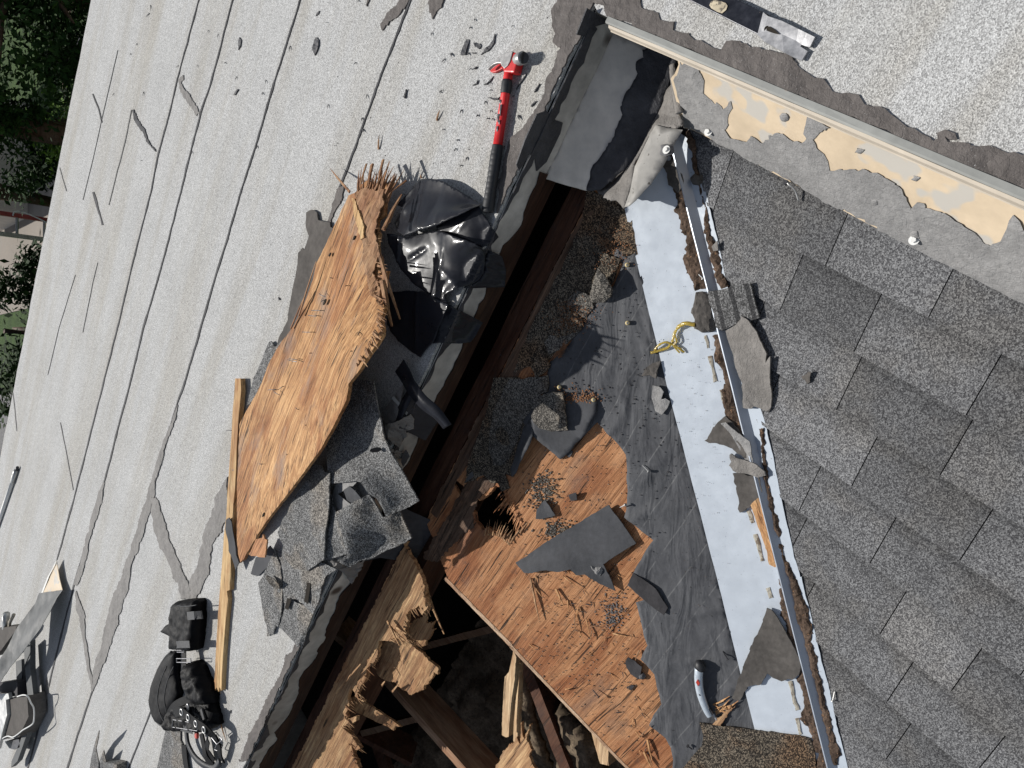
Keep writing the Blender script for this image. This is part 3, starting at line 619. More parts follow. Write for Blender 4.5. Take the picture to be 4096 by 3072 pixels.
def rib():
    V = []; Fc = []; n = 50
    for i in range(n+1):
        s_ = .175+(2.6-.175)*i/n; b = Vector(W(s_, s_+OFF, -.2125-PITCH*s_+.012)); side = (Q-S).normalized()
        for o, z in ((-.0125, -.004), (-.0115, .018), (-.0085, .0185), (.0145, -.004)): V.append(b+side*(o+.0006*nz(i*.4, o*90))+Vector((0, 0, z)))
    for i in range(n):
        for j in range(4): Fc.append((i*4+j, i*4+(j+1) % 4, i*4+4+(j+1) % 4, i*4+4+j))
    return V, Fc+[(3, 2, 1, 0), (n*4, n*4+1, n*4+2, n*4+3)]
mesh('valley_rib', rib(), M['valley2'], roof)
for i, (c, r, p) in enumerate(((2, 1, [(1430, 30), (1450, 110), (1480, 210)]), (2, 1, [(1550, 560), (1545, 640), (1560, 710)]), (2, 1, [(1670, 1240), (1695, 1300), (1700, 1350)]), (2, 1, [(1705, 1420), (1735, 1540), (1760, 1640)]), (2, 2, [(1800, 50), (1825, 150)]), (2, 2, [(2045, 1090), (2085, 1200)]), (2, 2, [(2100, 1300), (2130, 1400), (2160, 1530)]), (3, 3, [(5, 100), (30, 190)]), (3, 3, [(190, 910), (220, 1040), (255, 1160)]), (3, 3, [(250, 1230), (285, 1370)]))):
    o = ribbon_px(T(c, r, *p), 15, .35, 12, i)
    mesh('sealant_bead', sheet(o, 'B', .0115, .003, cell=.006, rag=.001, seg=.005, dome=(.0010, .006), warp=.0008, wscale=90), M['seal'], roof)
# ---------------------------------------------------------------- metal pan in the inside corner
pz = lambda c, r, *p: [(c*1024+a*.4629, r*768+b*.4629, z) for a, b, z in p]
pan = pz(2, 0, (660, 120, -.10), (860, 210, -.11), (1190, 400, -.15), (1420, 490, -.19), (1370, 690, -.205), (1300, 900, -.215), (1200, 1100, -.222), (1060, 1400, -.232), (900, 1530, -.235), (640, 1650, -.225), (430, 1590, -.185), (240, 1530, -.122), (430, 1120, -.112), (700, 560, -.108))
mesh('corner_pan', sheet([p[:2] for p in pan], 'P', 0, .002, cell=.02, rag=.001, seg=.01, seed=1, warp=.0008), M['pan'], roof, True)
def ptar(name, L, mat, sd, h=.004, warp=.004, rag=.004): return mesh(name, sheet([(a, b, z+h) for a, b, z in L], 0, 0, .004, cell=.009, rag=rag, seg=.007, seed=sd, warp=warp, wscale=22), M[mat], roof, True)
mesh('cement_coat', sheet([p[:2] for p in pz(2, 0, (1190, 400, 0), (1120, 430, 0), (1140, 500, 0), (1085, 530, 0), (1090, 640, 0), (1030, 730, 0), (960, 840, 0), (935, 920, 0), (950, 1000, 0), (905, 1100, 0), (860, 1210, 0), (760, 1350, 0), (680, 1480, 0), (640, 1640, 0), (760, 1640, 0), (900, 1530, 0), (1060, 1400, 0), (1200, 1100, 0), (1300, 900, 0), (1370, 690, 0), (1440, 500, 0))], 'P', .004, .004, cell=.008, rag=.003, seg=.007, seed=3, warp=.006, wscale=16), M['tark'], roof, True)
ptar('cement_coat', pz(2, 0, (650, 60, -.012), (600, 170, -.03), (640, 230, -.07), (720, 270, -.10), (800, 260, -.11), (870, 200, -.11), (860, 160, -.05), (760, 90, -.01)), 'tark', 4, .004, .002)
def wallpatch(px, mat, sd):  # patch on the curb face; s from the ray, z down the face
    V = []
    for a, b in px:
        d = FW+RT*((a-2048)/FPX)-UP*((b-1536)/FPX); t = (Q.dot(K+Q*.006)-Q.dot(CAM))/Q.dot(d); V.append(CAM+d*t)
    n = len(V); V2 = [p-Q*.004 for p in V]
    return mesh('cement_coat', (V+V2, [tuple(range(n)), tuple(reversed(range(n, 2*n)))]+[(i, (i+1) % n, (i+1) % n+n, i+n) for i in range(n)]), M[mat], roof)
wallpatch(T(2, 0, (215, 990), (300, 960), (380, 1040), (440, 1060), (420, 1150), (300, 1400), (215, 1480), (200, 1380), (150, 1330), (110, 1400), (60, 1480), (40, 1420), (110, 1220)), 'tark', 5)
wallpatch(T(2, 0, (560, 300), (690, 330), (740, 250), (720, 230), (850, 190), (650, 70)), 'tark', 6)
# lit, tar-smeared flap and the loose tongue of metal with its screw
ptar('pan_flap', pz(2, 0, (1375, 690, -.185), (1410, 820, -.185), (1450, 990, -.185), (1480, 1090, -.185), (1380, 1110, -.18), (1240, 1085, -.18), (1190, 1160, -.18), (1130, 1290, -.18), (1060, 1420, -.175), (1070, 1440, -.17), (1030, 1640, -.165))+pz(2, 1, (980, 130, -.165), (860, 70, -.175), (760, 20, -.19))+pz(2, 0, (700, 1600, -.21), (900, 1500, -.215), (1060, 1330, -.205), (1200, 1060, -.205), (1300, 880, -.2)), 'tarl', 7, .0, .003)
flap = pz(2, 0, (1240, 1080, -.18), (1350, 1110, -.182), (1475, 1120, -.185), (1400, 1240, -.186), (1310, 1430, -.175), (1190, 1600, -.16))+pz(2, 1, (1070, 70, -.15), (1010, 120, -.15), (975, 130, -.16))+pz(2, 0, (1020, 1650, -.165), (1060, 1440, -.17), (1130, 1290, -.175), (1190, 1170, -.178))
mesh('pan_flap', sheet([(a, b, z+.006) for a, b, z in flap], 0, 0, .002, cell=.02, seg=.01, seed=9, rag=.001, warp=.001), M['panlit'], roof, True)
sp_ = T(2, 0, (1335, 1295))[0]
mesh('cement_dab', sheet([(sp_[0]+30*math.cos(t*.8)*(1+.25*math.sin(t*2.7)), sp_[1]+26*math.sin(t*.8)) for t in range(8)], -.168, 0, .004, cell=.006, rag=.002, seg=.005, dome=(.005, .012), seed=2), M['rock'], roof)
screw(sp_[0], sp_[1], -.160, 0)
mesh('cement_bead', tube(smooth_path([at(*T(2, 0, p)[0], -.165) for p in ((1385, 560), (1400, 680), (1420, 820), (1440, 940), (1442, 980))]), [.009]*3+[.0105]*18+[.012]*3+[.008], 10, .6), M['tarl'], roof, True)
# ---------------------------------------------------------------- seams and mends on the rolled roofing
seams = [([(830, -150), (794, 0), (708, 319), (685, 420), (630, 620), (602, 768), (532, 1041), (472, 1300), (412, 1536), (296, 1990), (227, 2240)], 9),
         ([(968, -150), (928, 0), (840, 340), (800, 450), (722, 768), (640, 1080), (573, 1310), (518, 1536), (412, 1940), (305, 2304), (250, 2512), (200, 2720), (130, 3000), (80, 3180)], 10),
         ([(1244, -150), (1198, 0), (1130, 220), (1024, 570), (963, 768), (860, 1110), (736, 1536), (706, 1620), (602, 1980), (495, 2304), (370, 2758), (268, 3072), (230, 3200)], 11),
         ([(1690, -150), (1625, 40), (1533, 270), (1422, 580), (1400, 640), (1353, 768), (1320, 870), (1100, 1450)], 13),
         ([(606, 2832), (514, 3072), (460, 3210)], 8), ([(470, 200), (440, 330), (405, 480), (370, 640), (330, 800)], 3), ([(525, 440), (500, 560), (447, 768), (433, 820)], 6),
         ([(390, 1050), (370, 1130), (330, 1330)], 3), ([(300, 1100), (235, 1310), (190, 1500)], 3), ([(240, 1690), (262, 1800), (292, 1960)], 4), ([(50, 1570), (58, 1640), (66, 1725)], 5),
         ([(370, 375), (392, 430), (407, 490)], 8), ([(372, 768), (390, 830), (410, 900)], 14), ([(238, 670), (250, 715), (265, 765)], 5)]
for i, (p, w_) in enumerate(seams): mesh('roof_seam', sheet(ribbon_px(p, w_*.5, .38, 12, i), 'F', .003, .003, cell=None), M['seamf' if w_ < 7 else 'seam'], roof)
_rp = ribbon_px
def ribbon_px(P, w_, *a): return _rp([tuple(p[:2])+((p[2]*.52,) if len(p) > 2 else ()) for p in P], w_*.52, *a)
mends = [T(0, 0, (1535, 690), (1580, 650), (1585, 690), (1560, 720), (1620, 800), (1660, 870), (1730, 970), (1720, 990), (1700, 985), (1695, 1000), (1640, 920), (1600, 850), (1555, 790)),
         ribbon_px(T(0, 0, (1140, 950, 14), (1180, 1060, 30), (1230, 1130, 22), (1280, 1230, 10), (1345, 1310, 4)), 20, .4, 12, 3),
         ribbon_px(T(0, 2, (1530, 180, 8), (1500, 300, 18), (1420, 520, 30), (1330, 850, 42), (1300, 980, 60)), 30, .2, 14, 21),
         ribbon_px(T(0, 2, (1300, 980, 50), (1220, 1190, 60), (1160, 1450, 52), (1090, 1659, 62))+T(0, 3, (1040, 130, 80), (960, 400, 85), (890, 650, 70), (820, 870, 45), (790, 990, 12)), 60, .22, 16, 22),
         ribbon_px(T(0, 2, (1310, 990, 60), (1370, 1200, 95), (1450, 1430, 80), (1530, 1650, 80))+T(0, 3, (1580, 60, 90), (1610, 190, 90)), 80, .2, 16, 23),
         ribbon_px(T(0, 2, (1960, 800, 8), (1920, 950, 60), (1880, 1150, 150), (1800, 1350, 90), (1720, 1659, 100))+T(0, 3, (1690, 60, 90), (1640, 200, 80)), 90, .22, 16, 24),
         ribbon_px(T(0, 2, (895, 850, 10), (870, 960, 36), (810, 1180, 36), (750, 1380, 30), (690, 1630, 44))+T(0, 3, (650, 80, 26)), 34, .3, 14, 25),
         ribbon_px(T(0, 3, (650, 130, 10), (690, 320, 50), (720, 500, 26), (760, 800, 26), (790, 970, 20)), 30, .35, 14, 26),
         T(0, 3, (400, 890), (412, 1000), (405, 1040), (370, 1185), (355, 1150), (365, 1060)),
         T(1, 0, (1190, 60), (1250, -40), (1350, -40), (1280, 80), (1220, 150), (1150, 190), (1130, 230), (1085, 262), (1080, 210), (1105, 160), (1160, 80)),
         T(1, 0, (1480, 30), (1520, -20), (1620, -20), (1600, 60), (1550, 110), (1525, 165), (1500, 90)),
         T(1, 0, (975, -20), (980, 10), (955, 60), (945, 45), (955, 0)),
         T(1, 3, (380, 560), (250, 700), (210, 850), (120, 1000), (80, 1080), (30, 1210), (-40, 1330), (-150, 1600), (-80, 1600), (60, 1300), (150, 1080), (240, 880), (330, 690), (385, 600)),
         T(1, 1, (690, -20), (760, -60), (740, 60), (660, 210), (625, 300), (622, 230), (660, 140))]
ribbon_px = _rp
for i, p in enumerate(mends): mesh('tar_mend', sheet(p, 'F', .0045, .004, cell=.012, rag=.0045, seg=.006, seed=i+30, warp=.002, wscale=30), M['seam' if i == 1 else 'tarm' if i < 9 else 'tarb'], roof)
# rafters and braces seen down the hole (all fixed to the roof)
z0 = -.47
mesh('rafter', beamv(at(1500, 2680, z0), at(1960, 3200, z0), .034, .15, .001, 20, 3), M['raft'], roof)
mesh('rafter', beamv(at(1330, 2540, -.36), at(1500, 2680, z0), .034, .12, .001, 8, 3), M['raft'], roof)
mesh('rafter', beamv(at(2080, 2610, -.6), at(2330, 3260, -.6), .05, .16, .002, 20, 4), M['beam'], roof)
mesh('ceiling_joist', beamv(at(1650, 2600, -.75), at(2100, 2480, -.75), .03, .09, .002, 12, 5), M['raft'], roof)
mesh('ceiling_joist', beamv(at(1390, 2950, -.8), at(1690, 2870, -.8), .03, .09, .002, 12, 6), M['raft'], roof)
mesh('brace', beamv(at(1490, 2940, -.95), at(1580, 3200, -.95), .09, .03, .002, 6, 7), M['beam'], roof)
mesh('rafter', beamv(at(1260, 2860, -.62), at(1640, 3060, -1.0), .04, .14, .002, 12, 8), M['beam'], roof)

# attic fill
def ifn(x, y): return .10*abs(nz(x*5, y*5, 3, 5))+.03*nz(x*22, y*22, 5, 4)
ins = sheet([(1.4, .0), (4.2, .0), (4.2, 2.4), (1.2, 2.4)], -1.12, 0, .02, cell=.03, world=True, fn=ifn, bottom=False)
tag(mesh('insulation', ins, M['insul'], None, True), 'dusty brown loose insulation down in the dark attic opening', 'insulation', kind='stuff')
ins2 = sheet(pz(2, 3, (80, 830, -.66), (150, 980, -.68), (180, 1230, -.7), (330, 1659, -.72), (360, 2000, -.75), (150, 2000, -.75), (170, 1659, -.74), (110, 1300, -.72), (60, 1000, -.70)), 0, 0, .02, cell=.010, rag=.006, seg=.01, seed=3, fn=lambda x, y: .012*nz(x*40, y*40, 3, 4), dome=(.02, .03))
tag(mesh('insulation', ins2, M['insul'], None, True), 'strip of fuzzy tan insulation clinging along the rafter in the opening', 'insulation', kind='stuff')
ins3 = sheet(pz(2, 3, (330, 1180, -.66), (420, 1130, -.64), (500, 1200, -.62), (600, 1300, -.60), (700, 1420, -.6), (740, 1560, -.62), (760, 2000, -.66), (440, 2000, -.7), (400, 1550, -.70), (350, 1350, -.68)), 0, 0, .05, cell=.010, rag=.012, seg=.012, seed=5, fn=lambda x, y: .02*nz(x*30, y*30, 6, 4), dome=(.03, .05))
tag(mesh('insulation', ins3, M['insul'], None, True), 'lit mound of crumbly tan insulation beside the dark rafter under the deck edge', 'insulation', kind='stuff')

# ================================================================ LOOSE THINGS
def org_of(pts, z=0): return Vector((sum(p.x for p in pts)/len(pts), sum(p.y for p in pts)/len(pts), z))
# ---- claw hammer
hp = lambda x, y, z=.017: at(x, y, z)
hd, hb_ = hp(2043, 235), hp(1950, 850)
ax = (hb_-hd).normalized(); cr = Vector((0, 0, 1)).cross(ax); cr = cr if cr.dot(hp(2092, 231)-hd) > 0 else -cr
ham = thing('claw_hammer', 'red handled claw hammer with black rubber grip lying on the pale roof', 'hammer', Vector((hb_.x, hb_.y, 0)))
L = (hb_-hd).length
def hpt(t, c=0, z=0): return hd+ax*(L*t)+cr*c+Vector((0, 0, z))
mesh('shaft', tube([hpt(.06), hpt(.12), hpt(.2), hpt(.56)], [.0125, .0135, .0132, .0142], 16, .85), M['red'], ham, True)
mesh('collar', tube([hpt(.135), hpt(.15), hpt(.215), hpt(.222)], [.0142, .0155, .0148, .014], 18, .9), M['rubber'], ham, True)
gr = []; rd = []
for i in range(61):
    t = .555+.445*i/60; gr.append(hpt(t)); r_ = .0150+.0030*min(1, i/10)-.0016*math.sin(i/60*math.pi)
    if i % 5 == 3 and 6 < i < 52: r_ -= .0010
    if i >= 59: r_ -= .002*(i-58)
    rd.append(r_)
for i_, (a_, c_, l_) in enumerate(((.30, .002, .030), (.36, -.003, .022), (.40, .004, .012), (.44, 0, .014), (.27, -.004, .010))):
    mesh('paint_scuff', needle(hpt(a_, c_, .0125), hpt(a_+l_/L, c_+.002, .0124), .006, .0012, .3), M['dsteel'], ham)
grp = mesh('grip', tube(gr, rd, 18, .92), M['rubber'], ham, True)
# head: side profile in the plane of the roof, claw split in two tines
def pxprism(P, zt, zb):
    v = [at(a, b, zt) for a, b in P]; n = len(v); v += [Vector((p.x, p.y, zb)) for p in v[:n]]
    return v, [tuple(range(n)), tuple(reversed(range(n, 2*n)))]+[(i, (i+1) % n, (i+1) % n+n, i+n) for i in range(n)]
mesh('head', pxprism([(2010, 226), (2030, 213), (2050, 206), (2064, 212), (2068, 232), (2066, 252), (2060, 276), (2056, 290), (2014, 288), (2010, 270), (2004, 250)], .031, .003), M['red'], ham, bevel=.004)
mesh('claw', pxprism([(1947, 273), (1956, 262), (1973, 249), (1988, 232), (2002, 219), (2024, 210), (2050, 204), (2046, 222), (2040, 244), (2030, 262), (2016, 274), (2006, 262), (2001, 252), (1990, 251), (1975, 256), (1962, 266), (1951, 278)], .034, .024), M['steelh'], ham, bevel=.0015)
mesh('claw', pxprism([(1958, 284), (1968, 274), (1982, 263), (1998, 254), (2012, 258), (2010, 274), (1996, 280), (1980, 288), (1966, 290)], .013, .004), M['red'], ham, bevel=.0015)
fa = at(2052, 246, .014); fb = at(2093, 231, .031); fz = Vector((0, 0, 0))
mesh('poll', tube([fa+fz, fa+(fb-fa)*.35, fa+(fb-fa)*.5, fb-(fb-fa)*.02, fb], [.0125, .0125, .0162, .0166, .0155], 22), M['steelh'], ham, True)
mb = MB(); fd = ((fb-fa).normalized()+Vector((0, 0, .35))).normalized(); sd = fd.cross(Vector((0, 0, 1))).normalized()
mb.add(*tube([fb-fd*.003, fb+fd*.0012], .0150, 22))
for i in range(-4, 5):
    for j in range(-4, 5):
        if i*i+j*j <= 17: mb.add(*boxv(fb+fd*.0018+sd*i*.0032+Vector((0, 0, j*.0032)), fd*.0010, sd*.0011, Vector((0, 0, .0011))))
mesh('striking_face', mb.get(), M['dsteel'], ham)
# ---- flat pry bar
bar = thing('pry_bar', 'black flat pry bar with bright steel claw and a worn sticker beside the tarred edge', 'pry bar', at(2950, 60))
bw = T(2, 0, (1500, -10), (1440, -60), (1900, -60), (2212, 130))+T(3, 0, (0, 148))
body = T(2, 0, (1430, -55), (1780, -60), (1990, 15), (2130, 85), (2215, 122), (2225, 355), (2100, 285), (1900, 185), (1700, 85), (1560, 15))
mesh('bar_body', sheet([(a, b, .014) for a, b in body], 'F', .014, .006, cell=.02), M['bar'], bar, False, bevel=.0015)
tip = T(2, 0, (2170, 105))+T(3, 0, (0, 140), (120, 180), (405, 320), (360, 408), (330, 400), (290, 385), (278, 400), (315, 425), (342, 442), (290, 522), (210, 490), (60, 410), (-30, 360))+T(2, 0, (2120, 300))
hs = [.012, .013, .012, .008, .006, .005, .005, .005, .005, .005, .006, .008, .010, .012, .012]
mesh('bar_claw', sheet([(a, b, h_+.004) for (a, b), h_ in zip(tip, hs)], 'F', .014, .0045, cell=.02), M['steel'], bar)
mesh('nail_slot', sheet(T(3, 0, (-10, 232), (15, 228), (60, 255), (98, 294), (60, 288), (10, 272), (-15, 262)), 'F', .0175, .002, cell=None), M['void'], bar)
mesh('sticker', sheet(T(2, 0, (1720, 10), (1760, 0), (1800, 10), (1845, 25), (1862, 50), (1850, 85), (1815, 115), (1770, 100), (1720, 70), (1705, 45)), 'F', .0162, .0012, cell=None), M['sticker'], bar)
mesh('hanging_hole', tube([at(*T(2, 0, (2205, 250))[0], .0138), at(*T(2, 0, (2205, 250))[0], .0152)], .006, 14), M['void'], bar)

# ---- the torn plywood board, propped up on the rubble
brd = thing('torn_plywood_board', 'large torn orange plywood board studded with nails and staples, propped on the shingle rubble', 'board', at(1200, 1500))
bo = T(1, 1, (800, 30, .07), (700, 240, .055), (660, 330, .05), (590, 480, .045), (520, 620, .04), (490, 760, .035), (440, 900, .035), (400, 1010, .035), (330, 1150, .035), (200, 1320, .03), (110, 1480, .03), (45, 1659, .03))+T(0, 2, (2212, 90, .03), (2090, 300, .025), (2045, 400, .02), (2048, 700, .02), (2046, 1000, .02), (2046, 1300, .02), (2048, 1510, .02), (2060, 1550, .02), (2100, 1520, .025))+T(1, 2, (10, 1310, .03), (100, 1170, .045), (250, 980, .075), (400, 780, .105), (560, 560, .13), (680, 340, .15), (780, 140, .165))+T(1, 1, (800, 1659, .165), (900, 1530, .175), (980, 1400, .18), (1040, 1320, .18), (1090, 1240, .18), (1090, 1180, .178), (1075, 1100, .175), (1110, 1010, .175), (1090, 920, .17), (1075, 880, .17), (1110, 780, .165), (1135, 680, .165), (1100, 720, .16), (1040, 650, .155), (1060, 560, .15), (1045, 470, .15), (1060, 360, .145), (1040, 300, .145), (1050, 240, .14), (1110, 200, .135), (1110, 100, .13), (1130, 0, .12))+T(1, 0, (1130, 1600, .12), (1080, 1560, .115), (1020, 1600, .11), (960, 1560, .10), (900, 1600, .09), (860, 1659, .085))
HB = lambda L_: [(a, b, c*float(np.interp(b, [900, 1100, 1370, 1540, 1880], [.55, .62, 1.0, 1.1, 1.15]))) for a, b, c in L_]
bo = HB(bo)
bfn = lambda x, y: .0016*nz(x*9+y*30, y*9-x*30, 3, 4)
pb = mesh('plywood_panel', sheet(bo, 'F', 0, .013, cell=.014, rag=.0007, seg=.009, seed=7, fn=bfn), M['board'], brd)
rg = random.Random(3)
# grey delaminated veneer ridge and diagonal split
gv = T(1, 1, (860, 0, .10), (940, -40, .11), (1100, -20, .125), (1110, 100, .135), (1040, 240, .15), (1035, 340, .152), (1050, 480, .158), (1040, 620, .16), (1000, 700, .165), (1070, 850, .175), (1080, 950, .178), (1000, 900, .172), (960, 780, .166), (920, 560, .155), (915, 420, .15), (900, 300, .142), (880, 200, .13), (860, 100, .115))
mesh('split_veneer', sheet([(a, b, c+.006) for a, b, c in HB(gv)], 'F', 0, .005, cell=.010, rag=.005, seg=.006, seed=11, warp=.006, wscale=26), M['split'], brd)
sv_ = T(1, 1, (826, 60, .105), (850, 60, .107), (900, 200, .135), (930, 310, .15), (930, 400, .155), (905, 405, .153), (870, 300, .14), (838, 180, .12))
mesh('split_veneer', sheet([(a, b, c+.010) for a, b, c in HB(sv_)], 'F', 0, .008, cell=.010, rag=.003, seg=.006, seed=12, warp=.002), M['strip'], brd)
mb = MB()
def fan(P, n, lmin, lmax, base, ang0, ang1, wd, seed):
    g = random.Random(seed); m2 = MB()
    for i in range(n):
        t = (i+g.random())/n*(len(P)-1); j = int(t); f = t-j; a = P[j]; b = P[min(j+1, len(P)-1)]
        x = a[0]+(b[0]-a[0])*f; y = a[1]+(b[1]-a[1])*f; h_ = a[2]+(b[2]-a[2])*f
        an = R(ang0+(ang1-ang0)*(i/n)+g.uniform(-9, 9)); L_ = g.uniform(lmin, lmax)
        p0 = at(x-math.cos(an)*base, y+math.sin(an)*base, 'F', h_+.004); p1 = at(x+math.cos(an)*L_, y-math.sin(an)*L_, 'F', max(.004, h_+g.uniform(-.05, .02)))
        m2.add(*needle(p0, p1, g.uniform(.4, 1)*wd, g.uniform(.3, .8)*wd, .12))
    return m2
top_edge = T(1, 0, (880, 1659, .09), (1000, 1620, .10), (1100, 1600, .115), (1180, 1659, .12))
mesh('splinters', fan(HB(top_edge), 46, 20, 105, 50, 84, 62, .008, 5).get(), M['split'], brd)
for a, b, w_, ha, hb2 in (((640, 1455), (810, 1659), .008, .03, .07), ((1170, 1659), (1300, 1560), .006, .09, .06), ((890, 1640), (955, 1415), .007, .1, .07), ((1050, 1600), (1100, 1380), .009, .11, .08), ((970, 1620), (1005, 1420), .012, .1, .07)):
    q1_, q2_ = T(1, 0, a)[0], T(1, 0, b)[0]; mesh('splinter', needle(at(*q2_, 'F', hb2), at(*q1_, 'F', ha), w_, w_*.5), M['split'], brd)
for a, b, w_, ha, hb2 in (((1060, 520), (1245, 1100), .011, .15, .10), ((1090, 760), (1175, 1160), .016, .15, .10), ((1100, 330), (1260, 20), .012, .12, .07), ((1150, 260), (1230, 60), .008, .1, .07), ((1085, 560), (1150, 1000), .010, .14, .11), ((370, 1070), (520, 600), .006, .045, .05), ((300, 1180), (440, 860), .006, .04, .045)):
    q1_, q2_ = T(1, 1, a)[0], T(1, 1, b)[0]; mesh('splinter', needle(at(*q1_, 'F', ha), at(*q2_, 'F', hb2), w_, w_*.6, .4), M['split'], brd)
re_ = T(1, 1, (1045, 300, .15), (1050, 500, .155), (1130, 700, .165), (1075, 900, .175), (1110, 1010, .178), (1090, 1200, .182), (1000, 1370, .18), (880, 1560, .175))
mesh('splinters', fan(HB(re_), 46, 6, 26, 30, 10, -70, .007, 9).get(), M['split'], brd)
# bent nails and staples standing out of it
def on_board(px, py, add=0):
    best = None
    P = [(a, b, c) for a, b, c in bo]; w_ = [((a-px)**2+(b-py)**2+1)**-1.2 for a, b, c in P]; h_ = sum(q_*p[2] for q_, p in zip(w_, P))/sum(w_)
    return at(px, py, 'F', h_+add)
stp = [((640, 740), (668, 745)), ((545, 877), (600, 907)), ((480, 1024), (552, 1024)), ((450, 1066), (522, 1074)), ((398, 1210), (468, 1212)), ((775, 815), (795, 808)), ((460, 1392), (486, 1392)), ((275, 1450), (355, 1468)), ((285, 1440), (350, 1448)), ((565, 950), (600, 930)), ((820, 1380), (840, 1370)), ((890, 1240), (905, 1210))]
stp2 = [((102, 52), (172, 46)), ((150, 58), (205, 96)), ((345, 205), (372, 222)), ((425, 350), (445, 360)), ((30, 690), (65, 692)), ((205, 40), (245, 18))]
for r_, L_ in ((1, stp), (2, stp2)):
    for a, b in L_:
        A_, B_ = T(1, r_, a)[0], T(1, r_, b)[0]; p0 = on_board(*B_, .002); p1 = on_board(*A_, .016); pm = (p0+p1)/2+Vector((0, 0, .004))
        mesh('bent_nail', tube(smooth_path([p0, pm, p1], 3), .0013, 6), M['dsteel'], brd)
for i, (r_, a, s_) in enumerate(((1, (632, 1500), 22), (1, (590, 950), 14), (2, (275, 590), 14), (1, (845, 395), 10), (2, (60, 1130), 10), (1, (635, 540), 9))):
    A_ = T(1, r_, a)[0]; o = [(A_[0]+s_*.28*math.cos(t)*(1 if 1 else 0)-s_*.35*math.sin(t), A_[1]+s_*.9*math.sin(t)) for t in np.arange(0, 6.2, .8)]
    P = [on_board(x, y, .0042) for x, y in o]; n = len(P); mesh('knot_hole', (P+[p-Vector((0, 0, .004)) for p in P], [tuple(range(n)), tuple(reversed(range(n, 2*n)))]+[(j, (j+1) % n, (j+1) % n+n, j+n) for j in range(n)]), M['void'], brd)
# ---- long pale strip of lumber
lst = thing('lumber_strip', 'long thin pale wood strip with a splintered end lying beside the plywood board', 'wood strip', at(900, 2200))
lp = T(0, 1, (2032, 1612), (2078, 1612))+T(0, 2, (2083, 60), (2062, 300), (2046, 520), (2040, 700), (2030, 900), (2010, 1120), (2000, 1300), (1990, 1659))+T(0, 3, (1985, 60), (1985, 120), (1960, 130), (1970, 200), (1950, 400), (1935, 560), (1925, 700), (1920, 800), (1915, 900), (1912, 990), (1895, 960), (1890, 1000), (1870, 960), (1858, 990), (1855, 900), (1862, 720), (1870, 560), (1885, 300), (1910, 0))+T(0, 2, (1915, 1600), (1935, 1300), (1955, 1150), (1968, 900), (1985, 650), (2000, 450), (2010, 250))
mesh('strip_body', sheet([(a, b, .028 if b < 2000 else .020) for a, b in lp], 'F', .024, .020, cell=.012, rag=.0008, seg=.02, seed=3), M['strip'], lst)
mb = MB()
for a, b in (((1925, 720), (1905, 1020)), ((1918, 800), (1935, 950)), ((1870, 800), (1850, 1000)), ((1890, 850), (1880, 1010))):
    mesh('splinter', needle(at(*T(0, 3, a)[0], 'F', .018), at(*T(0, 3, b)[0], 'F', .006), .006, .004, .2), M['strip'], lst)
a_, b_ = T(0, 2, (2000, 400))[0], T(0, 2, (1955, 402))[0]; mesh('bent_nail', tube([at(*a_, .018), at(*b_, .012)], .0015, 6), M['dsteel'], lst)
for y in (740, 748): mesh('bent_nail', tube([at(*T(0, 2, (2045, y))[0], .020), at(*T(0, 2, (2005, y))[0], .031)], .001, 6), M['steel'], lst)

# ---- generic flat scraps: (name, label, category, group, material, pts, surface, h, thickness, options)
SHG = 'torn shingle sheets piled under the plywood board'; TR = 'loose tar and felt scraps along the valley'; FG = 'felt scraps on the plywood deck'; PG = 'crumpled black plastic sheeting'
def scrap(name, label, cat, group, mt, pts, surf='F', h=.004, th=.003, smooth=False, **kw):
    kw.setdefault('droop', (.5 if name == 'torn_shingle' else .85) if surf == 'F' else 0); kw.setdefault('cell', .012); kw.setdefault('seg', .008); kw.setdefault('rag', .0015)
    o = mesh(name, sheet(pts, surf, h, th, **kw), M[mt], None, smooth); return tag(o, label, cat, group)
# dark membrane lying left of the board
scrap('torn_membrane', 'long dark brown torn roofing membrane sticking out left of the plywood board', 'membrane', None, 'brown', T(1, 1, (430, 175), (460, 155), (490, 148), (525, 180), (535, 245), (600, 255), (635, 262), (640, 300), (700, 330), (700, 600), (520, 1100), (420, 1200), (180, 1330), (200, 1250), (270, 1110), (285, 1000), (300, 900), (340, 740), (355, 600), (362, 525), (400, 485), (415, 500), (430, 460), (455, 380), (428, 290)), 'F', .012, .004, rag=.002, seed=2, warp=.003)
scrap('torn_shingle', 'grey granular shingle piece poking out at the left edge of the plywood board', 'shingle', SHG, 'scrapsh', T(1, 1, (110, 1300), (130, 1290), (160, 1340), (300, 1220), (300, 1500), (100, 1659))+T(0, 2, (2212, 120), (2130, 190), (2150, 100), (2190, -50)), 'F', .014, .004, rag=.002, seed=3, warp=.004)
scrap('felt_scrap', 'narrow dark felt tongue lying over the wood strip at the tip of the plywood board', 'felt scrap', None, 'feltp', T(0, 2, (1955, 1170), (1980, 1155), (2000, 1190), (2015, 1300), (2040, 1480), (2062, 1545), (2035, 1608), (2000, 1500), (1975, 1440), (1965, 1330), (1948, 1250)), 'F', .030, .003, seed=4, warp=.003)
scrap('wood_chip', 'small square orange wood chip with a frayed top beside the tip of the plywood board', 'wood chip', None, 'ply', T(1, 2, (0, 1345), (55, 1330), (60, 1300), (75, 1335), (96, 1345), (75, 1500), (0, 1490), (-60, 1475)), 'F', .06, .006, seed=5, rag=.002)
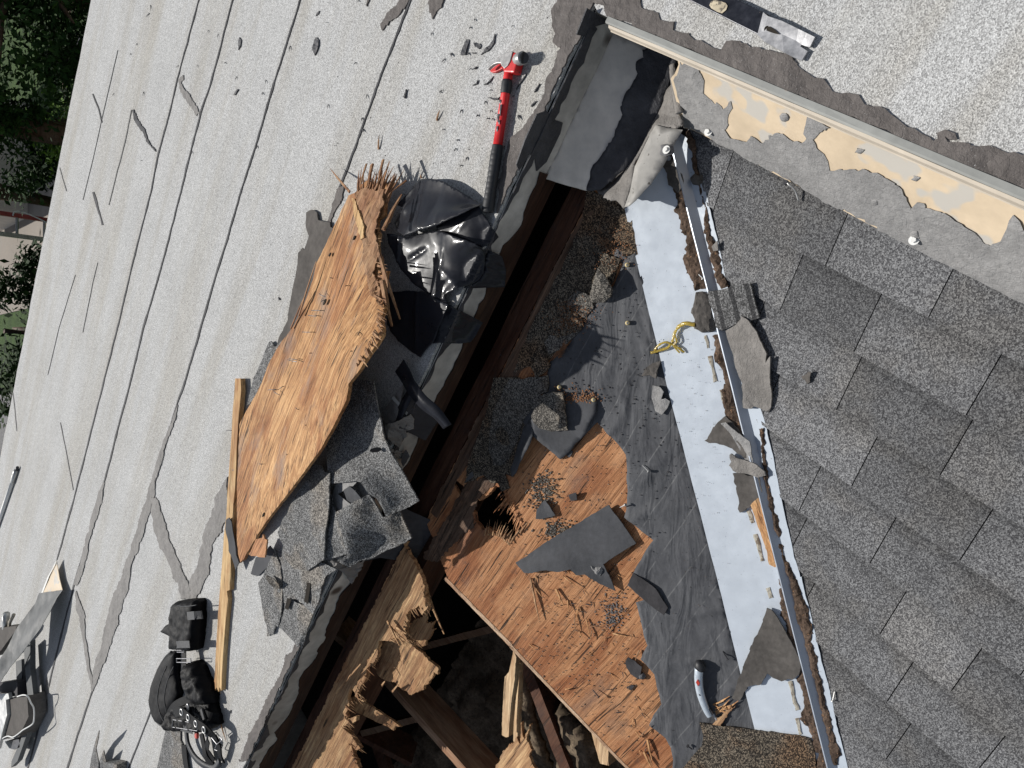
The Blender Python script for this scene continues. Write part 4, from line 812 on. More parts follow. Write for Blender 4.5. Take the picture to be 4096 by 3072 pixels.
# sheets under and beside the board
z3 = lambda c, r, *p: T(c, r, *p)
scrap('torn_shingle', 'broad curved pale speckled shingle sheet with a brown stain, topmost of the pile', 'shingle', SHG, 'scrapsh', T(1, 2, (760, -60, .06), (1010, -20, .07), (1035, 130, .075), (1060, 260, .085), (1100, 430, .10), (1160, 590, .10), (1230, 700, .10), (1330, 880, .09), (1405, 1010, .075), (1330, 1060, .07), (1120, 1145, .06), (1085, 1060, .06), (1040, 990, .06), (970, 950, .058), (900, 850, .055), (870, 840, .055), (760, 850, .05), (655, 862, .05), (620, 740, .05), (600, 400, .05)), 'F', .06, .005, cell=.014, rag=.0007, seed=6, warp=.003)
scrap('torn_shingle', 'large dark speckled shingle sheet with a straight slit edge, left in the pile', 'shingle', SHG, 'scrapsh', T(1, 2, (560, 700, .05), (595, 760, .055), (640, 770, .06), (635, 1000, .055), (605, 1250, .05), (585, 1520, .04), (440, 1620, .03), (330, 1600, .03), (250, 1500, .03), (240, 1400, .035), (200, 1330, .04), (185, 1280, .05), (240, 1160, .055), (270, 1120, .055), (300, 1030, .05), (420, 850, .05), (480, 700, .04)), 'F', .05, .005, rag=.0015, seed=7, warp=.004)
scrap('torn_shingle', 'narrow speckled shingle wedge between two slits in the middle of the pile', 'shingle', SHG, 'scrapsh', T(1, 2, (650, 960, .03), (690, 1110, .035), (740, 1300, .035), (780, 1475, .03), (590, 1525, .03), (600, 1300, .035), (630, 1100, .03)), 'F', .03, .004, seed=8)
scrap('torn_shingle', 'dark speckled shingle sheet with a tan crusted corner above the beam', 'shingle', SHG, 'scrapsh', T(1, 2, (690, 1110, .045), (820, 1030, .045), (970, 955, .05), (1040, 1060, .05), (1095, 1155, .05), (1240, 1100, .05), (1290, 1220, .05), (1350, 1335, .045), (1290, 1370, .04), (1150, 1430, .04), (1000, 1510, .03), (900, 1530, .03), (800, 1590, .03), (690, 1530, .03), (780, 1480, .035), (740, 1300, .045)), 'F', .045, .005, rag=.002, seed=9, warp=.004)
scrap('felt_scrap', 'black felt square jutting from under the pile over the open beam', 'felt scrap', None, 'feltd', T(1, 2, (1250, 1060), (1570, 1205), (1360, 1545), (1080, 1500), (900, 1540), (900, 1300)), 'F', .012, .003, seed=10, cell=.03, warp=.002, rag=.0006)
scrap('felt_scrap', 'smooth light grey felt corner showing in the gap between the pile sheets', 'felt scrap', None, 'targ', T(1, 2, (640, 980, .02), (700, 850, .03), (880, 835, .03), (830, 890, .03), (700, 950, .025), (820, 1040, .02), (690, 1110, .02), (650, 1050, .02)), 'F', .02, .003, seed=11, warp=.003)
scrap('felt_scrap', 'curled grey felt strip bridging the gap between the pile sheets', 'felt scrap', None, 'feltp', T(1, 2, (760, 915, .028), (810, 880, .036), (870, 940, .036), (905, 990, .03), (850, 1040, .024), (790, 1000, .024)), 'F', .02, .003, seed=12, warp=.005)
scrap('torn_shingle', 'pale torn shingle sheet in full sun below the pile', 'shingle', SHG, 'scrapsh', T(1, 2, (180, 1440, .015), (250, 1390, .02), (440, 1600, .022), (560, 1540, .022), (700, 1600, .022))+T(1, 3, (600, 0, .022), (560, 110, .02), (550, 190, .018), (520, 270, .015), (495, 330, .012), (410, 240, .014), (330, 200, .015), (210, 250, .014), (180, 180, .014), (200, 60, .015)), 'F', .015, .005, rag=.0015, seed=13, warp=.004)
scrap('torn_shingle', 'pointed grey shingle tab hanging over the metal curb below the pile', 'shingle', SHG, 'scrapsh', T(1, 3, (215, 130, .010), (300, 180, .012), (340, 230, .012), (410, 250, .012), (490, 330, .010), (440, 480, .008), (405, 590, .004), (395, 630, .003), (330, 570, .006), (200, 440, .008), (240, 300, .01)), 'F', .010, .004, rag=.0006, seed=14, warp=.002)
scrap('torn_shingle', 'brownish frayed shingle at the lower left end of the pile', 'shingle', SHG, 'scrapsh', T(1, 2, (165, 1430, .02), (60, 1659, .016))+T(1, 3, (10, 60, .014), (40, 190, .014), (60, 330, .012), (90, 440, .01), (95, 520, .008), (155, 500, .01), (165, 420, .012), (190, 440, .01), (220, 300, .016), (230, 130, .018), (220, -60, .02)), 'F', .012, .004, rag=.003, seed=15, warp=.006)
scrap('felt_scrap', 'grey felt sliver standing against the left side of the pile', 'felt scrap', None, 'feltp', T(1, 2, (0, 1500, .006), (60, 1485, .01), (120, 1400, .02), (160, 1450, .016), (120, 1560, .01), (20, 1659, .004), (-40, 1640, .004)), 'F', .006, .003, seed=16)
scrap('tar_chunk', 'crumpled pale grey cement chunk hanging under the shingle pile beside the beam', 'tar chunk', None, 'tarl', T(1, 2, (610, 1530, .02), (680, 1530, .024), (760, 1590, .022), (830, 1560, .022), (930, 1520, .02), (900, 1600, .015))+T(1, 3, (850, 20, .01), (815, 68, .005), (775, 10, .01))+T(1, 2, (740, 1620, .015), (670, 1580, .02)), 'F', .01, .006, rag=.005, seg=.005, cell=.006, seed=17, warp=.008, wscale=30)
for i, (x0, y0) in enumerate(((455, 150), (285, 245))):
    scrap('missing_tab', ('long' if i == 0 else 'short')+' black slot left by a missing tab in the pale sheet below the pile', 'slot', None, 'void', T(1, 3, (x0-15, y0-95+i*40), (x0+18, y0-85+i*40), (x0-8, y0+90-i*40), (x0-38, y0+70-i*35)), 'F', .021, .001, cell=None, rag=.0008)
for i, (cx, cy, r1, r2, hh, lb, mt) in enumerate((
    (1440, 2170, 26, 12, .058, 'dark felt flake beside the tan crusted corner', 'feltd'), (1090, 2330, 40, 14, .03, 'brown shingle flake by the small square wood chip', 'oldsh'),
    (1500, 1800, 30, 12, .10, 'felt flake in the shade high on the curved sheet', 'feltd'), (1620, 1830, 34, 14, .02, 'felt flake beside the ragged tar scrap', 'feltp'))):
    g = random.Random(i+50); a0 = g.uniform(0, 3); o = []
    for j in range(7):
        t = j/7*6.283; rr = g.uniform(.7, 1.15); x = r1*rr*math.cos(t); y = r2*rr*math.sin(t); o.append((cx+x*math.cos(a0)-y*math.sin(a0), cy+x*math.sin(a0)+y*math.cos(a0), hh+g.uniform(-.004, .014)))
    scrap('shingle_flake' if mt in ('scrapsh', 'oldsh') else 'felt_flake', lb, 'flake', 'small flakes on the shingle pile', mt, o, 'F', hh, .003, rag=.001, seg=.006, seed=i+60, warp=.002, wscale=30, cell=.006)
# light scraps beside the curb
scrap('felt_scrap', 'thin grey metal sliver lying across the curb above the tar scrap', 'scrap', None, 'panlit', T(1, 2, (1170, 120), (1190, 108), (1308, 245), (1298, 268)), 'F', .03, .002, cell=None, rag=.0005)
scrap('tar_scrap', 'ragged pale brown tar scrap with a torn right edge on the curb', 'tar scrap', None, 'tarl', T(1, 2, (1110, 370, .03), (1140, 350, .035), (1230, 320, .04), (1335, 262, .04), (1362, 300, .04), (1355, 385, .035), (1275, 398, .03), (1295, 440, .028), (1260, 470, .028), (1240, 550, .022), (1180, 510, .022), (1140, 460, .026)), 'F', .03, .004, rag=.003, seg=.006, seed=19, warp=.004)
scrap('felt_scrap', 'curved pale grey sliver just below the ragged tar scrap on the curb', 'scrap', None, 'tarl', T(1, 2, (1100, 440, .012), (1130, 500, .012), (1200, 565, .014), (1282, 605, .012), (1278, 645, .010), (1200, 640, .010), (1150, 560, .010)), 'F', .01, .003, seed=20)
scrap('felt_scrap', 'light grey felt sheet partly shaded between the plastic and the shingle pile', 'felt scrap', None, 'tarl', T(1, 2, (1090, 240, .016), (1270, 0, .016), (1240, 200, .018), (1200, 320, .02), (1110, 375, .018)), 'F', .014, .003, seed=21, warp=.003)
scrap('felt_scrap', 'dark felt flap hanging over the opening beside the curb', 'felt scrap', None, 'feltd', T(1, 2, (1340, 60, .02), (1420, 180, .02), (1560, 330, .008), (1460, 487, .0), (1250, 385, .012), (1300, 260, .02)), 'F', .012, .003, seed=22, warp=.003, cell=.02)

# ---- black plastic
def vr1(x, y, sd): d_, p_ = noise.voronoi(Vector((x, y, sd*3.3))); return d_[1]-d_[0]
def fold(sd, a):
    g = random.Random(sd*7+1); LN = []
    for i in range(60):
        cx, cy, an = g.uniform(-.15, .45), g.uniform(1.1, 1.9), g.gauss(2.2, .75); LN.append((cx, cy, math.cos(an), math.sin(an), g.uniform(.04, .14), g.choice((1, 1, -1))*g.uniform(.15, .42), g.uniform(.004, .012)))
    def f(x, y):
        z = .9*abs(nz(x*5+y*2, y*4, sd, 1))+.22*(1-min(1, vr1(x*6+y*3, y*5-x*2, sd)*.9))
        for cx, cy, c_, s_, L_, am, w_ in LN:
            u = (x-cx)*c_+(y-cy)*s_; v_ = -(x-cx)*s_+(y-cy)*c_
            if abs(u) < L_ and abs(v_) < .06: z += am*math.exp(-abs(v_)/w_)*(1-(u/L_)**2)
        return a*z-.3*a
    return f
def plast(label, pts, a=.03, sd=1, **kw):
    return tag(mesh('plastic_sheet', sheet(pts, 'F', .02, .0015, cell=.0062, rag=.0012, seg=.01, seed=sd, fn=fold(sd, a), droop=.85, **kw), M['plastic'], None, True), label, 'plastic sheet', PG)
plast('puffed glossy black plastic lobe nearest the red hammer', T(1, 0, (1320, 1659, .03), (1370, 1590, .03), (1430, 1545, .03), (1520, 1545, .035), (1600, 1560, .04), (1750, 1640, .035))+T(1, 1, (1850, 50, .03), (1945, 108, .03), (1880, 130, .06), (1720, 210, .07), (1560, 290, .07), (1400, 330, .07), (1295, 385, .05), (1230, 330, .04), (1190, 270, .03), (1230, 180, .04), (1280, 150, .045), (1225, 110, .03)), .024, 3)
plast('black plastic fold tucked under the puffed lobe beside the hammer grip', T(1, 1, (1560, 300, .03), (1720, 215, .03), (1930, 115, .03), (1970, 200, .02), (2010, 250, .015), (2050, 310, .01), (2095, 390, .006), (2040, 450, .008), (1980, 490, .01), (1900, 460, .02), (1750, 400, .025), (1600, 370, .025)), .016, 5)
plast('widest glossy black plastic sheet with bright creases beside the plywood board', T(1, 1, (1130, 360, .05), (1200, 365, .05), (1300, 400, .045), (1400, 360, .04), (1560, 335, .04), (1650, 360, .05), (1800, 410, .05), (1905, 455, .04), (2000, 520, .02), (1995, 620, .02), (1980, 700, .02), (1940, 760, .02), (1880, 800, .02), (1770, 828, .02), (1700, 860, .02), (1640, 900, .015), (1680, 965, .01), (1600, 930, .015), (1520, 890, .02), (1440, 840, .02), (1380, 800, .025), (1300, 720, .03), (1250, 660, .035), (1200, 560, .04), (1160, 470, .045)), .024, 8)
plast('matte black plastic flap hanging over the curb right of the creased sheet', T(1, 1, (1990, 500, .012), (2060, 520, .012), (2130, 560, .008), (2160, 680, .002), (2155, 825, .0), (2000, 828, .008), (1800, 832, .01), (1880, 790, .014), (1960, 720, .014)), .006, 9)
plast('dark lower plastic sheet shaded by the plywood board', T(1, 1, (1150, 880, .02), (1300, 850, .02), (1450, 860, .02), (1530, 900, .02), (1640, 960, .018), (1680, 975, .02), (1540, 1300, .01), (1480, 1360, .006), (1425, 1430, .004), (1330, 1370, .006), (1230, 1290, .01), (1140, 1150, .02)), .02, 11)
plast('translucent looking black plastic corner draped over the curb below the creased sheet', T(1, 1, (1530, 890, .02), (1580, 960, .025), (1680, 975, .02), (1800, 1040, .012), (1960, 1130, .002), (1900, 1240, .0), (1850, 1300, .002), (1760, 1310, .006), (1500, 1312, .008), (1560, 1180, .014), (1600, 1080, .02)), .010, 13)
st_ = smooth_path([at(*T(1, 1, (1240, 1500))[0], .03), at(*T(1, 1, (1300, 1600))[0], .03), at(*T(1, 2, (1340, 20))[0], .035), at(*T(1, 2, (1440, 150))[0], .03), at(*T(1, 2, (1560, 250))[0], .015), at(*T(1, 2, (1655, 370))[0], -.01)], 6)
tag(mesh('plastic_strip', webbing(st_, [.055-.0006*i for i in range(len(st_))], .003), M['plastic'], None, True), 'narrow black plastic strip curving over the curb below the plastic sheets', 'plastic strip')
tag(mesh('plastic_strip', webbing(smooth_path([at(*T(1, 2, (1350, 50))[0], .01), at(*T(1, 2, (1290, 160))[0], .02), at(*T(1, 2, (1210, 320))[0], .012)], 6), .035, .003), M['plastic'], None, True), 'short glossy black strip crossing behind the ragged tar scrap', 'plastic strip')

# ---- felt scraps on the plywood and felt
scrap('felt_scrap', 'large loose felt rectangle lying across the orange plywood', 'felt scrap', FG, 'feltp', T(2, 2, (835, 1045, .016), (940, 1190, .018), (1068, 1378, .016), (900, 1480, .02), (785, 1555, .022), (840, 1659, .02))+T(2, 3, (895, 130, .014), (750, 60, .02), (630, -10, .025))+T(2, 2, (560, 1650, .025), (500, 1598, .03), (400, 1625, .03), (290, 1610, .03), (170, 1635, .026), (100, 1628, .022), (30, 1545, .014), (400, 1300, .014)), 'B', .016, .003, seed=31, warp=.004, wscale=7)
scrap('felt_flap', 'lifted felt corner curling up over the top of the bare plywood', 'felt flap', FG, 'feltp', T(2, 2, (430, 75, .010), (600, 90, .010), (735, 140, .010), (725, 230, .018), (640, 420, .024), (500, 570, .016), (415, 650, .010), (300, 550, .018), (175, 448, .032), (160, 330, .024), (240, 110, .012)), 'B', .03, .002, seed=32, warp=.003, wscale=8, smooth=True)
scrap('felt_flap', 'tall felt tongue twisting up beside the shaded old shingles', 'felt flap', FG, 'feltp', T(2, 2, (170, 320, .02), (178, 448, .036), (130, 560, .042), (70, 680, .035), (30, 770, .03), (-5, 800, .015), (-15, 740, .01), (30, 600, .012), (80, 440, .012), (100, 360, .012)), 'B', .03, .002, seed=33, smooth=True)
scrap('felt_scrap', 'little square felt chip beside the point of the lifted felt corner', 'felt scrap', FG, 'feltp', T(2, 2, (490, 560), (525, 585), (498, 637), (455, 605)), 'B', .006, .002, cell=None, rag=.0006)
scrap('broken_shingle', 'thick dark granular shingle chunk resting on the lifted felt corner', 'shingle', None, 'oldsh', T(2, 2, (240, 100, .03), (330, 75, .03), (435, 70, .028), (455, 230, .032), (482, 405, .036), (340, 412, .036), (230, 380, .036), (180, 330, .034), (165, 285, .03)), 'B', .05, .006, rag=.002, seed=34)
scrap('felt_scrap', 'dark folded felt strip lying on the felt below the bare plywood point', 'felt scrap', FG, 'feltd', T(2, 3, (1050, -20, .012), (1180, 60, .014), (1240, 110, .016), (1345, 275, .014), (1310, 340, .018), (1240, 285, .014), (1100, 170, .012), (1000, 75, .012)), 'B', .012, .003, seed=35, warp=.003)
scrap('felt_scrap', 'dark leaf shaped felt chip on the lower plywood near the knots', 'felt scrap', FG, 'feltd', T(2, 3, (1003, 702, .012), (1060, 735, .010), (1125, 785, .014), (1110, 850, .012), (1090, 890, .014), (1030, 850, .008), (990, 790, .008), (982, 740, .010)), 'B', .010, .003, seed=36)
scrap('felt_scrap', 'tiny angular felt chip touching the larger wood knot', 'felt scrap', FG, 'feltd', T(2, 3, (985, 960), (1010, 950), (1035, 940), (1060, 950), (1030, 992)), 'B', .006, .003, cell=None)
scrap('felt_scrap', 'grey triangular felt piece among grit on the upper plywood', 'felt scrap', FG, 'feltp', T(2, 2, (285, 1000, .012), (320, 1050, .018), (375, 1138, .012), (310, 1155, .01), (262, 1170, .01), (205, 1168, .01), (215, 1090, .01)), 'B', .010, .003, seed=38, warp=.002)
scrap('felt_scrap', 'small square dark chip in the middle of the upper plywood', 'felt scrap', FG, 'feltd', T(2, 2, (485, 960, .01), (550, 938, .02), (562, 1005, .012), (510, 1010, .008)), 'B', .010, .003, seed=39)
scrap('felt_scrap', 'pale split felt flake near the white valley edge', 'felt scrap', TR, 'targ', T(2, 2, (1215, 10, .018), (1280, 30, .022), (1310, 70, .022), (1285, 130, .02), (1320, 120, .02), (1365, 150, .016), (1340, 210, .016), (1290, 268, .02), (1240, 235, .014), (1205, 120, .012)), 'B', .010, .003, seed=40, warp=.003)
scrap('felt_scrap', 'crumpled brown flake against the valley edge below the yellow sealant', 'felt scrap', TR, 'brown', T(2, 1, (1115, 1590, .012), (1160, 1520, .02), (1210, 1480, .02), (1280, 1460, .014), (1245, 1610, .022), (1190, 1580, .014)), 'B', .012, .004, seed=41, warp=.007, wscale=40, cell=.006)
scrap('torn_shingle', 'domed brown shingle bulge peeling up beside the shaded area', 'shingle', None, 'oldsh', T(2, 1, (740, 655, .05), (800, 730, .05), (865, 840, .045), (850, 900, .035), (790, 955, .02), (690, 955, .02), (668, 900, .02), (700, 780, .03)), 'B', .03, .006, seed=42, rag=.001, dome=(.012, .03))
scrap('felt_scrap', 'thin blade shaped felt shred pointing up in the shaded corner of the deck', 'felt scrap', None, 'feltp', T(1, 2, (1808, 852, .02), (1840, 780, .05), (1870, 758, .06), (1880, 800, .04)), 'B', .02, .002, cell=None, rag=0)
scrap('tar_chunk', 'small pale clod of dried cement at the foot of the felt rectangle', 'tar chunk', None, 'targ', T(2, 2, (680, 1570), (720, 1585), (770, 1580), (785, 1610), (760, 1659), (720, 1640)), 'B', .022, .01, dome=(.012, .02), cell=.005, warp=.003, wscale=60, seed=44)
scrap('tar_chunk', 'dark crumbly clod beside the leaf shaped chip on the lower plywood', 'tar chunk', None, 'rock', T(2, 3, (1092, 850), (1130, 838), (1155, 870), (1135, 895), (1095, 890)), 'B', .006, .006, dome=(.012, .01), cell=.004, warp=.004, wscale=90, seed=45)
# ---- things on the valley metal and its rib
AB = 'B'
scrap('shingle_stub', 'stub of grey shingle with three dark stripes bridging the valley rib', 'shingle', None, 'shstub', T(2, 1, (1690, 860, .03), (1800, 845, .036), (1900, 815, .034), (2055, 780, .03), (2085, 900, .028), (2110, 1000, .028), (2135, 1085, .026), (2050, 1115, .028), (1900, 1160, .032), (1815, 1198, .034), (1760, 1170, .034), (1740, 1050, .032), (1700, 950, .032)), 'A', .03, .008, rag=.001, seed=51) if 'shstub' in M else None
M['shst'] = None
k = NT('striped_granules'); v = k.vec(); g = k.vor(v, 330, out='Color'); gs = k.n('SeparateColor'); k.l(g, gs.inputs[0]); c0 = k.ramp(gs.outputs[0], [(.1, .045), (.5, .10), (.95, .22)])
sp = k.n('SeparateXYZ'); k.l(k.vec(pxang((2870, 1200), (2900, 1330), 'A'), (1, 1, 1)), sp.inputs[0]); fr = k.math('ABSOLUTE', k.math('SUBTRACT', k.math('FRACT', k.math('ADD', k.math('MULTIPLY', sp.outputs[1], 1/.043), .35)), .5))
c0 = k.mix(k.math('MULTIPLY', k.ramp(fr, [(.13, 1.0), (.16, 0.0)]), .75), c0, (.02, .02, .022)); M['shst'] = k.out(c0, .9, k.bump(k.vor(v, 330, out='Distance'), .4, .002), 0, .2)
scrap('shingle_stub', 'stub of grey shingle with three dark stripes bridging the valley rib', 'shingle', None, 'shst', T(2, 1, (1690, 860, .036), (1800, 845, .036), (1900, 815, .034), (2055, 780, .024), (2085, 900, .022), (2110, 1000, .022), (2135, 1085, .020), (2050, 1115, .022), (1900, 1160, .032), (1815, 1198, .036), (1760, 1170, .036), (1740, 1050, .036), (1700, 950, .036)), 'A', .03, .008, rag=.001, seed=51)
scrap('tar_chunk', 'cracked dark tar lump pressed against the striped stub on the white metal', 'tar chunk', TR, 'brown', T(2, 1, (1590, 860), (1650, 850), (1700, 870), (1745, 950), (1740, 1100), (1745, 1190), (1690, 1200), (1640, 1215), (1575, 1180), (1580, 1100), (1548, 1045), (1570, 950)), 'B', .022, .012, dome=(.010, .02), rag=.003, cell=.006, warp=.003, wscale=60, seed=52)
scrap('tar_slab', 'long smooth grey tar slab with torn tip lying right of the rib', 'tar slab', TR, 'tarl', T(2, 1, (1985, 1075, .030), (2040, 1110, .030), (2110, 1210, .028), (2150, 1300, .028), (2200, 1400, .026), (2190, 1480, .026))+T(3, 1, (20, 1420, .026), (15, 1659, .024))+T(3, 2, (30, 60, .022), (25, 210, .016), (5, 240, .014))+T(2, 2, (2200, 235, .018), (2090, 190, .022), (2060, 215, .026), (1995, 205, .028), (1985, 0, .032))+T(2, 1, (1960, 1600, .034), (1925, 1460, .034), (1880, 1300, .034), (1845, 1200, .034), (1930, 1150, .034)), 'A', .03, .008, rag=.002, seed=53, warp=.003)
scrap('tar_slab', 'brown triangular tar slab lying left of the rib on the white metal', 'tar slab', TR, 'brown', T(2, 2, (1845, 275, .018), (1900, 330, .022), (1990, 430, .024), (2035, 490, .026), (2060, 600, .022), (2080, 690, .018), (2000, 640, .018), (1900, 570, .016), (1790, 525, .014), (1700, 510, .014), (1658, 485, .012), (1740, 370, .014)), 'B', .014, .006, rag=.003, seed=54, warp=.005)
scrap('tar_slab', 'thin curled grey strip standing on the brown triangular slab', 'tar slab', TR, 'targ', T(2, 2, (1800, 340, .026), (1850, 330, .034), (2000, 460, .036), (2045, 500, .034), (2085, 690, .026), (2020, 670, .022), (1960, 560, .024), (1880, 430, .026)), 'B', .03, .004, rag=.002, seed=55, warp=.004)
scrap('tar_slab', 'light grey cracked tar tongue crossing the rib', 'tar slab', TR, 'tarl', T(2, 2, (1885, 612, .022), (1925, 640, .024), (2020, 665, .028), (2120, 710, .036), (2185, 760, .036), (2190, 790, .034), (2125, 803, .034), (2040, 775, .026), (1950, 760, .022), (1910, 745, .02), (1868, 705, .018), (1890, 670, .02)), 'B', .02, .007, rag=.002, seed=56, warp=.003)
scrap('tar_slab', 'rough brown hexagonal tar slab left of the rib above the wood sliver', 'tar slab', TR, 'brown', T(2, 2, (1915, 770, .016), (1980, 765, .018), (2050, 790, .02), (2125, 805, .024), (2140, 880, .024), (2162, 960, .022), (2110, 1020, .02), (2050, 1060, .02), (2010, 1095, .018), (1970, 1112, .016), (1955, 1080, .016), (1965, 1010, .016), (1940, 900, .016)), 'B', .016, .007, rag=.003, seed=57, warp=.004)
scrap('wood_sliver', 'orange weathered wood sliver wedged along the rib', 'wood', None, 'ply2', T(2, 2, (2062, 1045, .02), (2130, 985, .024), (2185, 1120, .026))+T(3, 2, (0, 1230, .026), (45, 1400, .024), (92, 1565, .02), (60, 1580, .02), (10, 1560, .018))+T(2, 2, (2200, 1440, .02), (2130, 1240, .02)), 'B', .02, .010, seed=58) if False else None
M['ply2'] = wood('sliver_wood', pxang((3010, 2020), (3090, 2260), 'B'), (.30, .14, .06), (.50, .28, .13), (.66, .44, .24), (.2, .15, .12), .3, .4)
scrap('wood_sliver', 'orange weathered wood sliver wedged along the rib', 'wood', None, 'ply2', T(2, 2, (2062, 1045, .02), (2130, 985, .024), (2185, 1120, .026))+T(3, 2, (0, 1230, .026), (45, 1400, .024), (92, 1565, .02), (60, 1580, .02), (10, 1560, .018))+T(2, 2, (2200, 1440, .02), (2130, 1240, .02)), 'B', .02, .010, seed=58)
scrap('membrane_scrap', 'big dark leathery membrane scrap with holes over the lower valley', 'membrane', None, 'brown', T(2, 3, (2205, 278, .02), (2160, 390, .022), (2100, 530, .022), (2055, 640, .022), (1990, 800, .020), (1950, 900, .020), (1920, 990, .016), (1900, 1050, .012), (1930, 1070, .012), (1965, 1072, .012), (2010, 1000, .016), (2030, 962, .018), (2145, 940, .02), (2190, 880, .02), (2200, 845, .02))+T(3, 3, (40, 880, .02), (120, 915, .02), (190, 885, .02), (210, 900, .02), (275, 855, .022), (290, 780, .022), (280, 730, .022), (210, 600, .024), (150, 480, .024), (60, 330, .024), (30, 295, .022)), 'B', .02, .004, rag=.002, seed=60, warp=.003, cell=.015)
for i, (a, b) in enumerate(((55, 390), (108, 568), (185, 655), (12, 455))):
    pass
scrap('membrane_scrap', 'small brown curl standing on the shingles right of the grey slab', 'membrane', None, 'brown', T(3, 1, (350, 1555, .02), (368, 1555, .022), (358, 1600, .02), (362, 1640, .016), (340, 1659, .012), (310, 1620, .01), (280, 1605, .008), (300, 1590, .01), (335, 1575, .016)), 'A', .018, .003, cell=.004, seed=61)
scrap('tar_chunk', 'rounded tar clod beside the top of the valley rib', 'tar chunk', TR, 'brown', T(2, 0, (1540, 1530), (1580, 1500), (1630, 1510), (1640, 1570), (1610, 1600), (1560, 1590)), 'A', .018, .012, dome=(.012, .02), cell=.004, rag=.003, warp=.004, wscale=70, seed=62)
scrap('tar_slab', 'dark brown tar flap at the top of the valley beside the rib', 'tar slab', TR, 'brown', T(2, 0, (1295, 1395, .02), (1380, 1375, .02), (1430, 1400, .024), (1470, 1520, .026), (1480, 1600, .024))+T(2, 1, (1430, 10, .02), (1360, -60, .018))+T(2, 0, (1340, 1500, .018)), 'B', .02, .006, rag=.003, seed=63, warp=.006)
scrap('tar_slab', 'small pale grey flake on the right of the rib below its top', 'tar slab', TR, 'tarl', T(2, 1, (1725, 470, .02), (1770, 420, .022), (1780, 500, .02), (1740, 510, .018)), 'A', .02, .004, seed=64)
# ---- dirt and needles packed along the rib
def dirt_strip(P, surf, w, sd, label):
    o = ribbon_px(P, w, .35, 18, sd)
    tag(mesh('leaf_litter', sheet(o, surf, .0115, .003, cell=.006, rag=.004, seg=.006, seed=sd, dome=(.007, .02), warp=.005, wscale=70), M['dirt']), label, 'leaf litter', kind='stuff')
dirt_strip(T(2, 0, (1400, 1180, 30), (1410, 1500, 50))+T(2, 1, (1480, 60, 60), (1580, 480, 70), (1650, 840, 60)), 'B', 50, 1, 'brown rotted leaf litter packed left of the rib near its top')
dirt_strip(T(2, 0, (1520, 1130, 20), (1560, 1350, 24), (1590, 1500, 18))+T(2, 1, (1660, 100, 8), (1700, 350, 28), (1750, 560, 26), (1810, 760, 34), (1840, 830, 30)), 'A', 26, 2, 'brown rotted leaf litter packed right of the rib near its top')
dirt_strip(T(2, 1, (1780, 1230, 50), (1830, 1450, 60), (1890, 1659, 50))+T(2, 2, (1880, 60, 60), (1900, 250, 60), (2000, 440, 30)), 'B', 50, 3, 'brown rotted leaf litter beside the long grey slab')
dirt_strip(T(2, 2, (2150, 380, 20), (2180, 650, 10))+T(3, 2, (0, 950, 20), (60, 1200, 24), (130, 1500, 30))+T(3, 3, (205, 0, 34), (280, 300, 40), (335, 520, 40), (370, 650, 28), (400, 800, 22), (450, 1000, 30), (520, 1300, 30), (590, 1659, 40)), 'A', 26, 4, 'brown rotted leaf litter along the right side of the lower rib')
dirt_strip(T(3, 3, (100, 20, 36), (150, 250, 44), (230, 520, 46), (270, 700, 20), (330, 900, 44), (400, 1200, 60), (470, 1480, 60), (510, 1700, 60)), 'B', 44, 5, 'brown rotted leaf litter along the left side of the lower rib')

# ---- yellow sealant string
ys = thing('sealant_string', 'twisted translucent yellow sealant string hanging off the white valley metal', 'sealant', at(*T(2, 1, (1400, 1250))[0], 'B'))
yp = lambda *P: smooth_path([at(*T(2, 1, (a, b))[0], 'B', c) for a, b, c in P], 5)
p_ = yp((1580, 1150, .03), (1500, 1135, .03), (1440, 1165, .02), (1405, 1220, .018), (1385, 1290, .018), (1350, 1340, .018), (1290, 1365, .016), (1200, 1390, .014)); mesh('main_strand', tube(p_, [.0048*(.7+.5*abs(nz(i*.5, 2, 1)))*(1.5 if i < 12 else 1) for i in range(len(p_))], 8, .6), M['amber'], ys, True)
p_ = yp((1230, 1370, .016), (1265, 1325, .02), (1330, 1298, .022), (1390, 1320, .018), (1440, 1350, .018), (1490, 1385, .014)); mesh('side_strand', tube(p_, [.004*(.7+.5*abs(nz(i*.6, 5, 1))) for i in range(len(p_))], 8, .6), M['amber'], ys, True)
p_ = yp((1405, 1230, .02), (1420, 1290, .02), (1400, 1330, .018), (1450, 1390, .014)); mesh('side_strand', tube(p_, .0026, 8, .7), M['amber'], ys, True)

# ---- utility knife
kn = thing('utility_knife', 'silver curved utility knife with black end cap lying on the grey felt', 'knife', at(*T(2, 3, (1620, 1000))[0], 'B', .006))
kp = smooth_path([at(*T(2, 3, (a, b))[0], 'B', .022) for a, b in ((1616, 800), (1612, 880), (1618, 960), (1636, 1040), (1664, 1120), (1692, 1180), (1712, 1212))], 5)
wd = [.0128+.0008*math.sin(i/30*3)-.0036*(i/30) for i in range(len(kp))]
mesh('handle', tube(kp, wd, 18, .8), M['silver'], kn, True)
cp = [at(*T(2, 3, (a, b))[0], 'B', .022) for a, b in ((1640, 742), (1632, 758), (1622, 790), (1615, 806))]
mesh('end_cap', tube(cp, [.009, .0165, .0158, .0136], 18, .8), M['rubber'], kn, True)
rp = T(2, 3, (1603, 895), (1622, 930), (1606, 952), (1588, 918)); mesh('red_badge', sheet(rp, 'B', .0345, .003, cell=None), M['redp'], kn)
c_ = T(2, 3, (1622, 1027))[0]; mesh('screw_head', tube([at(*c_, 'B', .0300), at(*c_, 'B', .0325)], .0026, 12), M['dsteel'], kn)
